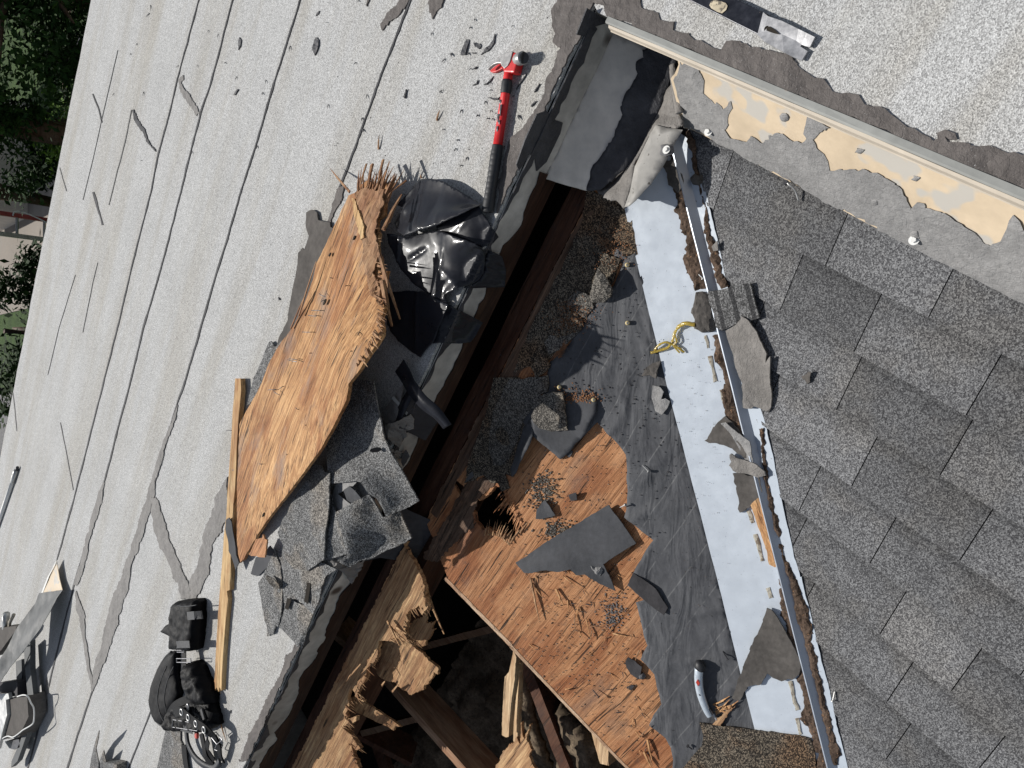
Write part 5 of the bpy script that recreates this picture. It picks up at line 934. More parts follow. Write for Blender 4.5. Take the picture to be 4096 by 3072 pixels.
mesh('blade_slot', sheet(T(2, 3, (1700, 1150), (1712, 1150), (1738, 1190), (1728, 1205)), 'B', .026, .006, cell=None), M['dsteel'], kn)
mesh('blade', sheet(T(2, 3, (1722, 1185), (1745, 1190), (1770, 1245), (1762, 1250)), 'B', .015, .0008, cell=None), M['steel'], kn)

# ---- nails
def nail(px0, px1, surf, label, group=None, mt='galv', cap=True):
    p0 = at(*px0, surf, .010); p1 = at(*px1, surf, .018); t = thing('roofing_nail', label, 'nail', at(*px0, surf, .0), group); d = (p1-p0).normalized()
    mesh('shank', tube([p0, p0+(p1-p0)*.12, p1], [.0004, .0016, .0018], 8), M[mt], t)
    if cap: mesh('nail_head', tube([p1-d*.0003, p1+d*.0012], .0052, 12), M[mt], t)
    return t
NG = 'loose roofing nails on the felt'
nail(T(2, 2, (1125, 700))[0], T(2, 2, (1180, 755))[0], 'B', 'bright loose nail lying on the middle of the felt', NG)
nail(T(2, 3, (1820, 648))[0], T(2, 3, (1865, 722))[0], 'B', 'dark loose nail lying on the felt near the utility knife', NG, 'dsteel')
nail(T(2, 2, (930, 1068))[0], T(2, 2, (980, 1045))[0], 'B', 'loose nail at the edge of the felt above the felt rectangle', NG)
nail(T(2, 3, (1560, 1500))[0], T(2, 3, (1520, 1470))[0], 'B', 'dark nail lying on the felt above the brown starter shingles', NG, 'dsteel')
nail(T(3, 3, (578, 992))[0], T(3, 3, (560, 1078))[0], 'A', 'nail lying on the shingles against the white valley strip', NG)
nail(T(2, 1, (1560, 655))[0], T(2, 1, (1650, 748))[0], 'B', 'thin nail lying in the leaf litter beside the rib', NG)
nail(T(2, 3, (695, 980))[0], T(2, 3, (750, 1045))[0], 'B', 'dark nail lying on the lower plywood left of the larger knot', NG, 'dsteel')
bn = thing('bent_nail', 'large bent silver nail lying on the shingles below the cement coat', 'nail', at(*T(3, 0, (200, 1620))[0], 'A'))
mesh('shank', tube(smooth_path([at(*p, 'A', h_) for p, h_ in zip(T(3, 0, (165, 1578), (185, 1600), (215, 1620))+T(3, 1, (240, 0), (265, 75)), (.03, .03, .026, .02, .014))], 4), .0024, 8), M['galv'], bn, True)
c_ = T(3, 0, (162, 1580))[0]; mesh('nail_head', tube([at(*c_, 'A', .026), at(c_[0]-6, c_[1]-3, 'A', .031)], .006, 12), M['dsteel'], bn)
for (r_, a, lb) in ((1, (995, 630), 'yellow plastic nail cap near the top of the felt beside the needles'), (1, (998, 1132), 'yellow plastic nail cap alone in the middle of the upper felt'), (2, (408, 28), 'yellow plastic nail cap above the dark shingle chunk'), (2, (705, 137), 'yellow plastic nail cap at the corner of the lifted felt')):
    c_ = T(2, r_, a)[0]; t = thing('cap_nail', lb, 'nail', at(*c_, 'B', .006), 'yellow cap nails in the felt')
    mesh('cap', tube([at(*c_, 'B', .006), at(*c_, 'B', .016), at(*c_, 'B', .019)], [.0064, .0066, .0054], 14), M['brass'], t, True)
    mesh('nail_head', tube([at(*c_, 'B', .019), at(*c_, 'B', .0198)], .003, 10), M['galv'], t)
# ---- ragged plywood remnants hanging in the opening
RG = 'broken plywood remnants in the opening'
scrap('broken_plywood', 'square lit broken plywood flap hanging over the opening', 'plywood', RG, 'plyr', [(a, b, c) for (a, b), c in zip(T(1, 3, (1120, 520), (1180, 430), (1260, 520), (1300, 560), (1420, 650), (1500, 730), (1565, 790), (1570, 850), (1530, 830), (1535, 870), (1480, 930), (1440, 980), (1400, 1000), (1340, 1025), (1260, 980), (1200, 930), (1060, 870), (1030, 800), (1060, 730), (1050, 620)), (-.01, 0, .0, 0, .0, .01, .01, .01, .01, .01, .005, 0, 0, 0, 0, -.01, -.02, -.02, -.02, -.015))], 'B', 0, .012, rag=.004, seg=.005, seed=71, warp=.004, wscale=25)
scrap('broken_plywood', 'long narrow plywood tongue slanting across the lower opening', 'plywood', RG, 'plyr', T(1, 3, (790, 1040, 0), (860, 1045, 0), (960, 1110, -.01), (1080, 1180, -.02), (1180, 1250, -.03), (1255, 1305, -.035), (1205, 1300, -.035), (1190, 1338, -.035), (1130, 1300, -.03), (1000, 1240, -.02), (870, 1180, -.01), (780, 1100, 0)), 'B', 0, .010, rag=.002, seg=.006, seed=72)
scrap('broken_plywood', 'jagged dark plywood fan with pale tips in the top of the opening', 'plywood', RG, 'plyr', T(1, 3, (1300, 440, -.02), (1350, 390, -.02), (1420, 360, -.02), (1490, 290, -.02), (1470, 400, -.02), (1510, 400, -.02), (1560, 370, -.02), (1510, 460, -.02), (1545, 455, -.02), (1490, 540, -.02), (1440, 600, -.02), (1390, 612, -.02), (1300, 560, -.01)), 'B', -.02, .010, rag=.004, seg=.005, seed=73)
for (a, b, w_, ha, hb2), lb_ in zip((((1400, -40), (1625, 500), .010, .02, -.02), ((1440, -20), (1560, 350), .007, .02, -.01), ((1430, -30), (1490, 105), .006, .02, .0)), ('longest splinter hanging beside the deck edge at the top of the opening', 'middle splinter hanging beside the longest one at the top of the opening', 'short splinter at the very top of the opening beside two longer ones')):
    tag(mesh('wood_splinter', needle(at(*T(1, 3, a)[0], 'B', ha), at(*T(1, 3, b)[0], 'B', hb2), w_, w_*.6, .5), M['plyr']), lb_, 'splinter')
for i, (a, b) in enumerate((((1135, 385), (1240, 600)), ((1165, 440), (1280, 590)), ((1190, 470), (1290, 560)), ((1210, 440), (1300, 500)), ((690, 1010), (905, 760)), ((1180, 1000), (1230, 940)), ((1090, 945), (1115, 910)))):
    tag(mesh('wood_splinter', needle(at(*T(1, 3, a)[0], 'B', .06 if i < 5 else .012), at(*T(1, 3, b)[0], 'B', .07 if i < 5 else .02), .008, .005, .5), M['plyr']), ('loose pale splinter lying across the top of the square broken flap' if i < 4 else 'long loose splinter lying on the shaded left leaf of the deck' if i == 4 else 'short dark splinter standing at the lower end of the square broken flap'), 'splinter', 'splinters on the torn left leaf')
scrap('broken_lath', 'splintered pale upright lath standing in the right of the opening', 'lath', RG, 'plyr2', [], 'B') if False else None
M['lath'] = wood('lath_wood', pxang((2060, 2650), (2030, 2950), -.5), (.34, .22, .13), (.56, .40, .24), (.70, .54, .34), (.2, .15, .11), .3, .5, fine=.7)
scrap('broken_lath', 'splintered pale upright lath standing in the right of the opening', 'lath', RG, 'lath', [(a, b, -.42) for a, b in T(2, 3, (12, 640), (34, 700), (22, 900), (-10, 1100), (-30, 1390), (-52, 1395))+T(1, 3, (2125, 1375), (2128, 1200), (2140, 1000), (2150, 870), (2185, 830))], 0, 0, .025, rag=.001, seed=75)
scrap('broken_lath', 'second pale splinter board close behind the upright lath', 'lath', RG, 'lath', [(a, b, -.47) for a, b in T(2, 3, (50, 700), (70, 760), (66, 1000), (52, 1250), (48, 1460), (12, 1490), (6, 1200), (20, 1000), (30, 800))], 0, 0, .02, rag=.002, seed=76)
scrap('broken_plywood', 'brown frayed plywood corner at the very bottom of the opening', 'plywood', RG, 'plyr', [(a, b, -.40) for a, b in T(2, 3, (0, 1440), (40, 1390), (70, 1450), (80, 1260), (100, 1400), (160, 1280), (130, 1420), (175, 1500), (140, 1560), (200, 1659), (220, 1900))+T(1, 3, (2000, 1900), (2080, 1640), (2130, 1520))], 0, 0, .012, rag=.004, seg=.006, seed=77)
scrap('wood_block', 'pale wood block lit under the edge of the plywood deck', 'wood block', RG, 'lath', [(a, b, -.52) for a, b in T(2, 3, (680, 1340), (740, 1350), (830, 1480), (835, 1640), (760, 1620), (720, 1480))], 0, 0, .05, rag=.001, seed=78)
# ---- wood crumbs around the knife
ch = T(2, 3, (1690, 1340), (1740, 1270), (1800, 1210), (1860, 1160), (1930, 1120), (1900, 1170), (1840, 1240), (1780, 1310), (1730, 1350))
scrap('wood_chunk', 'rotten brown wood chunk at the tip of the utility knife', 'wood', None, 'split', ch, 'B', .014, .010, rag=.003, seg=.005, seed=79)
mb = MB(); g = random.Random(8)
for i in range(16):
    x, y = g.uniform(1730, 1880), g.uniform(1080, 1200); an = g.uniform(-.9, .5); L_ = g.uniform(30, 110)
    mb.add(*needle(at(*T(2, 3, (x, y))[0], 'B', .008), at(*T(2, 3, (x+L_*math.cos(an), y+L_*math.sin(an)))[0], 'B', .014), .004, .003, .3))
tag(mesh('wood_splinters', mb.get(), M['ply2']), 'tangle of rusty splinters just right of the utility knife tip', 'splinters')
# ---- small countable debris: splinters on the plywood, tar crumbs on the roof, felt crumbs
def chip(name, surf, px, py, L_, an, wd, mt, label, cat, grp, h=.006):
    p0 = at(px-L_/2*math.cos(an), py-L_/2*math.sin(an), surf, h); p1 = at(px+L_/2*math.cos(an), py+L_/2*math.sin(an), surf, h+.004)
    tag(mesh(name, needle(p0, p1, wd, wd*.6, .2), M[mt]), label, cat, grp)
big = [(170, 60, 235, 380), (200, 100, 260, 180), (380, 110, 450, 260), (160, 20, 200, 200), (440, 0, 580, 110), (640, 370, 680, 540), (690, 470, 680, 550), (480, 210, 490, 310), (570, 270, 560, 370), (540, 330, 545, 480), (580, 480, 615, 545), (870, 495, 1000, 525), (1100, 640, 1065, 730), (460, 980, 515, 965), (1070, 1345, 1110, 1400), (1100, 1395, 1200, 1290), (1170, 1410, 1210, 1590), (1140, 1520, 1210, 1659), (1185, 1560, 1215, 1640), (150, 590, 200, 630)]
g = random.Random(4)
for i, (x0, y0, x1, y1) in enumerate(big):
    p0 = at(*T(2, 3, (x0, y0))[0], 'B', .006); p1 = at(*T(2, 3, (x1, y1))[0], 'B', .012); w_ = .007 if i in (0, 2, 3, 16, 17) else .004
    tag(mesh('wood_splinter', needle(p0, p1, w_, w_*.7, .3), M['ply2' if i % 3 else 'split']), ('thick' if w_ > .005 else 'thin')+' brown splinter lying on the lower plywood '+('just below the felt rectangle' if max(y0, y1) < 320 else 'in the scattered cluster below the grit patch' if max(y0, y1) < 700 else 'left of the leaf shaped chip' if x1 < 900 else 'right of the larger knot' if max(y0, y1) < 1420 else 'at the bottom edge of the photo'), 'splinter', 'splinters scattered on the plywood')
for i in range(70):
    while True:
        x, y = g.uniform(2060, 2640), g.uniform(2280, 3060)
        if x > 2120+(y-2304)*.62 and x < 2500+(y-2300)*.2: break
    _lb = 'small wood crumb lying on the lower plywood '+('just below the felt rectangle' if y < 2480 else 'midway between the felt rectangle and the knots' if y < 2700 else 'around the two wood knots' if y < 2880 else 'near the bottom edge of the photo')
    chip('wood_splinter', 'B', x, y, g.uniform(8, 34), g.uniform(0, 3.1), g.uniform(.0015, .003), g.choice(('ply2', 'split', 'feltd')), _lb, 'splinter', 'splinters scattered on the plywood', .003)
mb = MB()
def pebbles(n, cx, cy, rx, ry, surf, s0, s1, seed, h=.002):
    g = random.Random(seed); m2 = MB()
    for i in range(n):
        x, y = g.gauss(cx, rx), g.gauss(cy, ry); p = at(x, y, surf, h)
        if surf == 'F' and sq(p.x, p.y)[1] > -.02: continue
        if seed == 13 and (x < 1790+(y-2304)*.94 or x > 2640): continue
        r_ = g.uniform(s0, s1); a = g.uniform(0, 3)
        m2.add(*boxv(p, Vector((math.cos(a)*r_, math.sin(a)*r_, 0)), Vector((-math.sin(a)*r_*.6, math.cos(a)*r_*.6, 0)), Vector((0, 0, r_*.5))))
    return m2.get()
tag(mesh('grit', pebbles(420, *T(2, 2, (270, 920))[0], 32, 34, 'B', .0012, .0028, 1), M['oldsh']), 'patch of dark shingle grit spilled on the upper plywood', 'grit', kind='stuff')
tag(mesh('grit', pebbles(260, *T(2, 2, (390, 1270))[0], 34, 24, 'B', .0014, .003, 2), M['oldsh']), 'dark grit gathered along the top of the felt rectangle', 'grit', kind='stuff')
tag(mesh('grit', pebbles(200, *T(2, 3, (870, 330))[0], 26, 34, 'B', .0012, .0024, 3), M['rock']), 'grey grit patch on the lower plywood', 'grit', kind='stuff')
tag(mesh('grit', pebbles(500, *T(2, 2, (900, 200))[0], 190, 300, 'B', .0008, .0022, 4, .008), M['feltd']), 'fine black crumbs dusted over the felt', 'grit', kind='stuff')
tag(mesh('needle_litter', pebbles(420, *T(2, 1, (520, 1080))[0], 46, 40, 'B', .0006, .0019, 5, .014), M['needles']), 'rust coloured needle crumbs on the old shingles', 'needles', kind='stuff')
tag(mesh('needle_litter', pebbles(260, *T(2, 1, (850, 470))[0], 40, 50, 'B', .0006, .0019, 6, .014), M['needles']), 'rust coloured needle crumbs near the top of the old shingles', 'needles', kind='stuff')
tag(mesh('needle_litter', pebbles(220, *T(2, 2, (560, 110))[0], 46, 16, 'B', .0008, .0028, 7, .012), M['needles']), 'reddish crumbs between the two lower yellow nail caps', 'needles', kind='stuff')
tag(mesh('grit', pebbles(380, 1650, 1150, 330, 420, 'F', .0006, .0016, 11, .001), M['feltd']), 'fine black crumbs sprinkled over the pale roof around the board', 'grit', kind='stuff')
tag(mesh('grit', pebbles(150, *T(2, 2, (1600, 800))[0], 60, 420, 'B', .0005, .0011, 12, .012), M['dirt']), 'fine dirt specks on the white valley metal', 'grit', kind='stuff')
tag(mesh('grit', pebbles(700, 2330, 2560, 150, 240, 'B', .0006, .0020, 13, .002), M['oldsh']), 'fine dark crumbs dusted over the lower plywood', 'grit', kind='stuff')
mb = MB(); a0, a1 = at(*T(2, 1, (405, 1435))[0], 'B', .012), at(*T(2, 1, (460, 1315))[0], 'B', .02); g = random.Random(2)
for i in range(30):
    p = a0+(a1-a0)*(i/30); d = (a1-a0).normalized(); sd = d.cross(Vector((0, 0, 1)))*(1 if i % 2 else -1); mb.add(*needle(p, p+d*.010+sd*.011+Vector((0, 0, g.uniform(-.002, .004))), .0016, .0012, .2))
mb.add(*needle(a0, a1, .002, .002, .5)); tag(mesh('fir_twig', mb.get(), M['needles']), 'rust coloured fir twig lying on the felt', 'twig')
# crumbs on the pale roof
dab = [T(1, 0, (517, 320), (540, 340), (540, 390), (525, 440), (505, 475), (485, 430), (490, 400), (500, 345)), T(1, 0, (1815, 335), (1838, 345), (1825, 400), (1808, 475), (1770, 472), (1768, 445), (1795, 390)), T(1, 0, (1880, 365), (1920, 375), (1940, 395), (1925, 420), (1890, 400)), T(1, 0, (2065, 290), (2050, 380), (2000, 440), (1940, 470), (1990, 410), (2030, 370)), T(0, 0, (2065, 320), (2082, 345), (2075, 400), (2055, 430), (2055, 350)), T(0, 0, (2045, 768), (2058, 775), (2030, 820), (2018, 818)), T(1, 0, (1870, 738), (1900, 722), (1915, 690), (1905, 725)), T(1, 0, (1960, 730), (2000, 712), (2045, 655), (2025, 700), (1990, 728)), T(1, 0, (2000, 840), (2050, 850), (2090, 845), (2090, 860), (2050, 862)), T(1, 0, (545, 92), (535, 125), (515, 135), (525, 105)), T(2, 0, (130, 630), (90, 690), (30, 770), (60, 710)), T(2, 0, (238, 720), (200, 790), (188, 795), (215, 745)), T(2, 0, (205, 870), (165, 920), (160, 910)), T(1, 0, (1870, 595), (1905, 572), (1895, 592)), T(1, 0, (1290, 780), (1300, 770), (1285, 850), (1278, 840)), T(0, 3, (1985, 1170), (1990, 1160), (1988, 1190)), T(1, 0, (1865, 452), (1895, 450), (1890, 460), (1870, 460)), T(1, 1, (190, 908), (208, 930), (192, 936))]
lbs = ['largest black tar blob on the open pale roof between two seams', 'forked grey tar smear above left of the hammer', 'round black tar blob right of the forked smear', 'long curved black tar curl nearest the hammer claw', 'black tar smear left of the second seam near the top edge', 'small black tar drop below the smear near the second seam']
for i, p in enumerate(dab):
    lb = lbs[i] if i < len(lbs) else 'thin black tar curl on the pale roof '+{6: 'lower left of the hammer claw', 7: 'just left of the black hammer collar', 8: 'touching the red hammer shaft', 9: 'near the top edge beside a seam', 10: 'right of the hammer shaft', 11: 'right of the hammer near the tarred edge', 12: 'lowest right of the hammer', 13: 'just below the hammer claw', 14: 'left of the hammer midway to the seam', 15: 'far right of the harness', 16: 'under the round black blob', 17: 'left of the dark torn membrane'}[i]
    tag(mesh('tar_crumb', sheet(p, 'F', .005, .005, cell=.006, rag=.001, seg=.006, seed=i, warp=.003, wscale=60), M['tark']), lb, 'tar crumb', 'tar crumbs on the pale roof')
g = random.Random(12)
for i in range(60):
    if i < 30: x, y = g.gauss(1890, 90), g.gauss(330, 170)
    else: x, y = g.uniform(300, 1500), g.uniform(0, 700)
    if sq(at(x, y).x, at(x, y).y)[1] > -.06: continue
    r_ = g.uniform(2.5, 7); an = g.uniform(1.2, 2.4)
    chip('tar_crumb', 'F', x, y, r_*g.uniform(1.2, 4), an, g.uniform(.002, .005), 'tark', 'tiny black tar crumb '+('around the hammer' if i < 30 else 'between the seams at the top left' if x < 900 else 'on the open pale roof above the plywood board'), 'tar crumb', 'tar crumbs on the pale roof', .002)
for i, (a, b) in enumerate((((1065, 1165), (1058, 1292)), ((1588, 950), (1562, 1042)), ((1425, 1505), (1430, 1540)))):
    tag(mesh('wood_splinter', needle(at(*T(1, 0, b)[0], 'F', .003), at(*T(1, 0, a)[0], 'F', .008), .005, .004), M['split']), ('straight splinter lying on the pale roof above the board', 'short splinter lying on the pale roof left of the hammer shaft', 'tiny splinter lying above the plastic')[i], 'splinter')
tag(mesh('wood_splinter', needle(at(*T(0, 3, (1898, 1235))[0], 'F', .008), at(*T(0, 3, (1957, 1440))[0], 'F', .004), .006, .004), M['split']), 'brown splinter lying right of the harness buckles', 'splinter')

# ---- safety harness with tool pouch
hz = lambda a, b, h_: at(*T(0, 3, (a, b))[0], 'F', h_)
har = thing('safety_harness', 'black padded safety harness with metal grommets and a tool pouch lying on the pale roof', 'harness', hz(1600, 1000, 0))
def pad(name, P, mt, H, r_=.02, h0=.012, sd=1, warp=.002, **k_): return mesh(name, sheet(T(0, 3, *P), 'F', h0, h0-.001, cell=.008, rag=.0005, seg=.01, seed=sd, dome=(H, r_), warp=warp, wscale=30), M[mt], har, True)
cres = [(1530, 648), (1480, 652), (1430, 700), (1380, 780), (1345, 860), (1315, 950), (1300, 1050), (1308, 1130), (1330, 1210), (1358, 1265), (1400, 1292), (1430, 1270), (1480, 1180), (1530, 1090), (1555, 1020), (1545, 930), (1530, 850), (1530, 740)]
pad('back_pad', cres, 'nylon', .022, .05, .018, 1)
rim = smooth_path([hz(a, b, .024) for a, b in cres[1:12]], 4); mesh('pad_piping', tube(rim, .0045, 8), M['nylon2'], har, True)
for off in (60, 120): mesh('pad_seam', tube(smooth_path([hz(a+off, b, .041) for a, b in cres[3:10]], 4), .0018, 6), M['nylon2'], har, True)
pad('tool_pouch', [(1512, 275), (1520, 240), (1545, 215), (1620, 205), (1705, 202), (1720, 225), (1722, 290), (1722, 400), (1712, 520), (1690, 640), (1640, 650), (1560, 640), (1490, 630), (1500, 560), (1510, 500), (1505, 400)], 'nylon', .035, .03, .035, 2, .005)
pad('pouch_flap', [(1500, 325), (1540, 320), (1620, 400), (1600, 480), (1565, 545), (1500, 540), (1440, 510), (1392, 478), (1430, 430), (1480, 400), (1470, 360)], 'nylon', .012, .02, .055, 3, .004)
mesh('pouch_band', webbing([hz(1620, 345, .072), hz(1680, 340, .076), hz(1742, 335, .060), hz(1752, 335, .02)], .034, .003), M['nylon2'], har)
mesh('pouch_band', webbing([hz(1485, 600, .055), hz(1560, 590, .078), hz(1640, 590, .078)], .030, .003), M['nylon2'], har)
mesh('pouch_trim', tube(smooth_path([hz(1505, 300, .05), hz(1530, 260, .066), (hz(1580, 262, .076)), hz(1640, 260, .078), hz(1700, 250, .07)], 4), .0022, 6), M['nylon2'], har, True)
pad('hip_pouch', [(1640, 745), (1690, 735), (1730, 770), (1760, 850), (1800, 930), (1840, 1020), (1850, 1100), (1760, 1110), (1700, 1060), (1660, 960), (1635, 850)], 'nylon', .05, .035, .03, 4, .012)
mesh('strap', webbing(smooth_path([hz(1590, 640, .05), hz(1590, 740, .056), hz(1590, 880, .060), hz(1615, 990, .056), hz(1660, 1070, .05)], 5), .043, .003), M['nylon'], har)
mesh('strap', webbing(smooth_path([hz(1690, 1040, .04), hz(1560, 1090, .05), hz(1490, 1140, .05), (hz(1440, 1230, .03)), hz(1420, 1290, .02)], 5), .034, .003), M['nylon'], har)
mesh('strap', webbing(smooth_path([hz(1415, 1295, .022), hz(1540, 1300, .04), hz(1660, 1330, .045)], 5), .034, .003), M['nylon2'], har)
mesh('strap', webbing(smooth_path([hz(1730, 1170, .06), hz(1800, 1210, .06), hz(1890, 1225, .03)], 5), .042, .003), M['nylon'], har)
gp = [hz(1510, 1180, .075), hz(1570, 1175, .085), hz(1680, 1260, .085), hz(1770, 1320, .08), hz(1850, 1390, .06), hz(1880, 1430, .04)]
mesh('grommet_strap', webbing(smooth_path(gp, 5), .040, .004), M['nylon'], har)
for a, b, z_ in ((1568, 1176, .088), (1626, 1223, .089), (1692, 1277, .087), (1762, 1330, .083)):
    mesh('grommet', tube([hz(a, b, z_)+Vector((math.cos(t)*.0125, math.sin(t)*.0125, 0)) for t in np.arange(0, 6.28, .35)], .0034, 8, 1, True), M['dsteel2'] if 'dsteel2' in M else M['galv'], har, True)
def buckle(cx, cy, w_, h_, z_, an=0):
    P = [(-w_, -h_), (w_, -h_), (w_, h_), (-w_, h_)]; P = [hz(cx+a*math.cos(an)-b*math.sin(an), cy+a*math.sin(an)+b*math.cos(an), z_) for a, b in P]
    mesh('buckle', tube([P[0], P[0]+(P[1]-P[0])*.95, P[1], P[1]+(P[2]-P[1])*.9, P[2], P[2]+(P[3]-P[2])*.95, P[3], P[3]+(P[0]-P[3])*.9], .0020, 8, 1, True), M['dsteel3'], har)
buckle(1588, 730, 62, 16, .062); buckle(1600, 1290, 110, 32, .05, .15); buckle(1870, 1400, 45, 30, .05, .9); buckle(1560, 650, 30, 8, .06); buckle(1890, 1480, 25, 32, .03, .4)
mesh('adjuster', webbing([hz(1740, 1150, .07), hz(1765, 1240, .07)], .018, .006), M['rubber'], har); mesh('snap_ring', tube([hz(1622, 1130, .07)+Vector((math.cos(t)*.011, math.sin(t)*.009, 0)) for t in np.arange(0, 6.28, .4)], .0035, 8, 1, True), M['steel'], har, True)
pad('tangled_straps', [(1560, 1090), (1640, 1060), (1740, 1050), (1850, 1080), (1880, 1180), (1900, 1280), (1840, 1320), (1740, 1350), (1640, 1340), (1540, 1340), (1430, 1330), (1425, 1280), (1480, 1150)], 'nylon', .03, .03, .02, 5, .012)
mesh('leg_strap', webbing(smooth_path([hz(1610, 1340, .03), hz(1625, 1450, .03), hz(1680, 1560, .03), hz(1760, 1630, .03), hz(1850, 1660, .02), hz(1900, 1600, .02)], 6), .026, .008), M['nylon2'], har, True)
mesh('leg_strap', webbing(smooth_path([hz(1590, 1460, .012), hz(1600, 1580, .012), hz(1620, 1700, .012)], 5), .050, .004), M['nylon'], har)
mesh('leg_strap', webbing(smooth_path([hz(1740, 1360, .03), hz(1760, 1450, .03), hz(1780, 1560, .03), hz(1840, 1640, .02)], 5), .034, .006), M['nylon'], har)
mesh('leg_strap', webbing(smooth_path([hz(1850, 1380, .05), hz(1890, 1460, .04), hz(1900, 1540, .03), hz(1925, 1600, .015)], 5), .034, .006), M['nylon'], har)
mesh('leg_strap', webbing(smooth_path([hz(1800, 1420, .04), hz(1790, 1500, .03), hz(1850, 1600, .02)], 5), .03, .004), M['nylon'], har)
mesh('red_tab', boxv(hz(1700, 1375, .03), Vector((.012, 0, 0)), Vector((0, .01, 0)), Vector((0, 0, .006))), M['redp'], har, bevel=.002)
# loose roofing pieces under the harness foot and bottom left
scrap('roofing_strip', 'dark grey strip of roll roofing under the lower end of the harness', 'roofing', None, 'scrapsh', T(0, 3, (1430, 1330), (1560, 1340), (1560, 1420), (1600, 1500), (1620, 1800), (1320, 1800), (1380, 1560)), 'F', .006, .004, cell=.03, seed=81)
scrap('torn_shingle', 'tall pointed shingle shard at the bottom left with a bent tip', 'shingle', 'shingle shards at the lower left', 'scrapsh', T(0, 3, (765, 1720, .03), (790, 1560, .05), (820, 1440, .07), (855, 1335, .10), (850, 1400, .09), (828, 1490, .07), (850, 1600, .05), (850, 1720, .03)), 'F', .03, .004, seed=82, rag=.0008)
scrap('torn_shingle', 'smaller pointed shingle shard beside the bent one', 'shingle', 'shingle shards at the lower left', 'scrapsh', T(0, 3, (850, 1720, .02), (855, 1610, .04), (895, 1505, .07), (915, 1600, .05), (910, 1720, .02)), 'F', .03, .004, seed=83, rag=.0008)
scrap('torn_shingle', 'square shingle block standing beside the pointed shards', 'shingle', 'shingle shards at the lower left', 'scrapsh', T(0, 3, (895, 1605, .05), (1010, 1630, .05), (1005, 1740, .05), (900, 1740, .05)), 'F', .05, .048, seed=84, rag=.0008)

# ---- flashing pile at the lower left, paint pole
FL = 'discarded flashing and cables piled at the lower left'
scrap('flashing_strip', 'long dull dark flashing strip lying diagonally over the lower left pile', 'flashing', FL, 'flash', T(0, 3, (335, 150, .05), (540, 120, .05), (500, 180, .06), (420, 330, .09), (330, 480, .12), (200, 650, .16), (80, 800, .18), (0, 920, .19), (-120, 1080, .2), (-200, 980, .2), (0, 720, .2), (60, 620, .18), (150, 440, .14), (240, 320, .10), (300, 240, .07)), 'F', .1, .003, seed=85, rag=.001, warp=.003)
scrap('flashing_liner', 'cream coloured pointed flashing end sticking out above the dark flashing strip', 'flashing', FL, 'cream', T(0, 2, (487, 1518, .03), (500, 1600, .03))+T(0, 3, (515, 30, .03), (540, 125, .035), (420, 140, .035), (370, 150, .035), (420, 20, .03))+T(0, 2, (440, 1620, .03)), 'F', .03, .003, seed=86, rag=.0005)
scrap('flashing_liner', 'thin white flashing edge along the cream end', 'flashing', FL, 'white', T(0, 2, (487, 1518, .036), (475, 1560, .036), (425, 1659, .036))+T(0, 3, (370, 145, .036), (355, 150, .036), (410, 10, .036))+T(0, 2, (455, 1590, .036)), 'F', .03, .002, cell=None, rag=0)
def bx(name, label, cat, pts, h, th, mt, **k_): return scrap(name, label, cat, FL, mt, T(0, 3, *[(a, b, h) for a, b in pts]), 'F', h, th, **k_)
bx('metal_channel', 'long grey channel running down the right side of the pile', 'channel', [(205, 610), (260, 560), (262, 800), (285, 1000), (300, 1120), (290, 1230), (240, 1340), (200, 1460), (150, 1600), (95, 1655), (100, 1600), (170, 1440), (245, 1215), (240, 1050), (215, 800)], .07, .03, 'flash', rag=.0005, cell=.02)
bx('metal_channel', 'second narrow grey channel standing in the middle of the pile', 'channel', [(135, 740), (185, 720), (195, 1050), (150, 1060)], .06, .03, 'flash', rag=.0005, cell=.03)
bx('vent_box', 'big rough brown box with a lidded top in the lower left pile', 'box', [(55, 1065), (235, 1040), (245, 1215), (165, 1390), (0, 1420), (-60, 1430), (20, 1240), (45, 1200)], .11, .10, 'brown', cell=.02, rag=.001)
bx('vent_box', 'flat brown panel behind the dark flashing strip', 'panel', [(-40, 455), (145, 430), (135, 470), (10, 640), (-60, 700)], .12, .11, 'brown', cell=.03, rag=.001)
bx('box_lid', 'pale grey lid corner at the left edge of the pile', 'lid', [(-60, 1030), (70, 1015), (80, 1060), (50, 1070), (60, 1200), (-20, 1500), (-60, 1500)], .13, .02, 'galv', cell=.03, rag=.0005)
bx('felt_scrap', 'black folded felt above the brown box', 'felt scrap', [(-40, 930), (130, 905), (150, 920), (150, 1040), (80, 1040), (60, 1010), (-40, 1020)], .10, .06, 'feltd', cell=.02, rag=.001)
bx('metal_channel', 'short dark hood at the foot of the pile', 'channel', [(40, 1430), (165, 1410), (170, 1480), (130, 1500), (80, 1490)], .07, .05, 'dsteel', cell=.02, rag=.001)
tag(mesh('white_cable', tube(smooth_path([at(*T(0, 3, (a, b))[0], 'F', c) for a, b, c in ((150, 1042, .13), (200, 1028, .14), (240, 1040, .13), (270, 1100, .11), (292, 1140, .09), (295, 1220, .09), (280, 1280, .1), (200, 1330, .12), (150, 1370, .12), (110, 1392, .12), (60, 1385, .12), (-20, 1430, .12))], 5), .0042, 8), M['white'], None, True), 'white cable looping round the brown box', 'cable', FL)
tag(mesh('black_cable', tube(smooth_path([at(*T(0, 3, (a, b))[0], 'F', c) for a, b, c in ((215, 610, .08), (270, 596, .09), (272, 640, .09), (235, 730, .08), (205, 800, .07), (190, 900, .06))], 5), .003, 8), M['rubber'], None, True), 'thin black cable looping beside the dark flashing strip', 'cable', FL)
tag(mesh('grey_tube', tube([at(*T(0, 3, (55, 330))[0], 'F', .12), at(*T(0, 3, (50, 450))[0], 'F', .10)], .022, 16), M['galv'], None, True), 'grey round tube end standing above the brown panel', 'tube', FL)
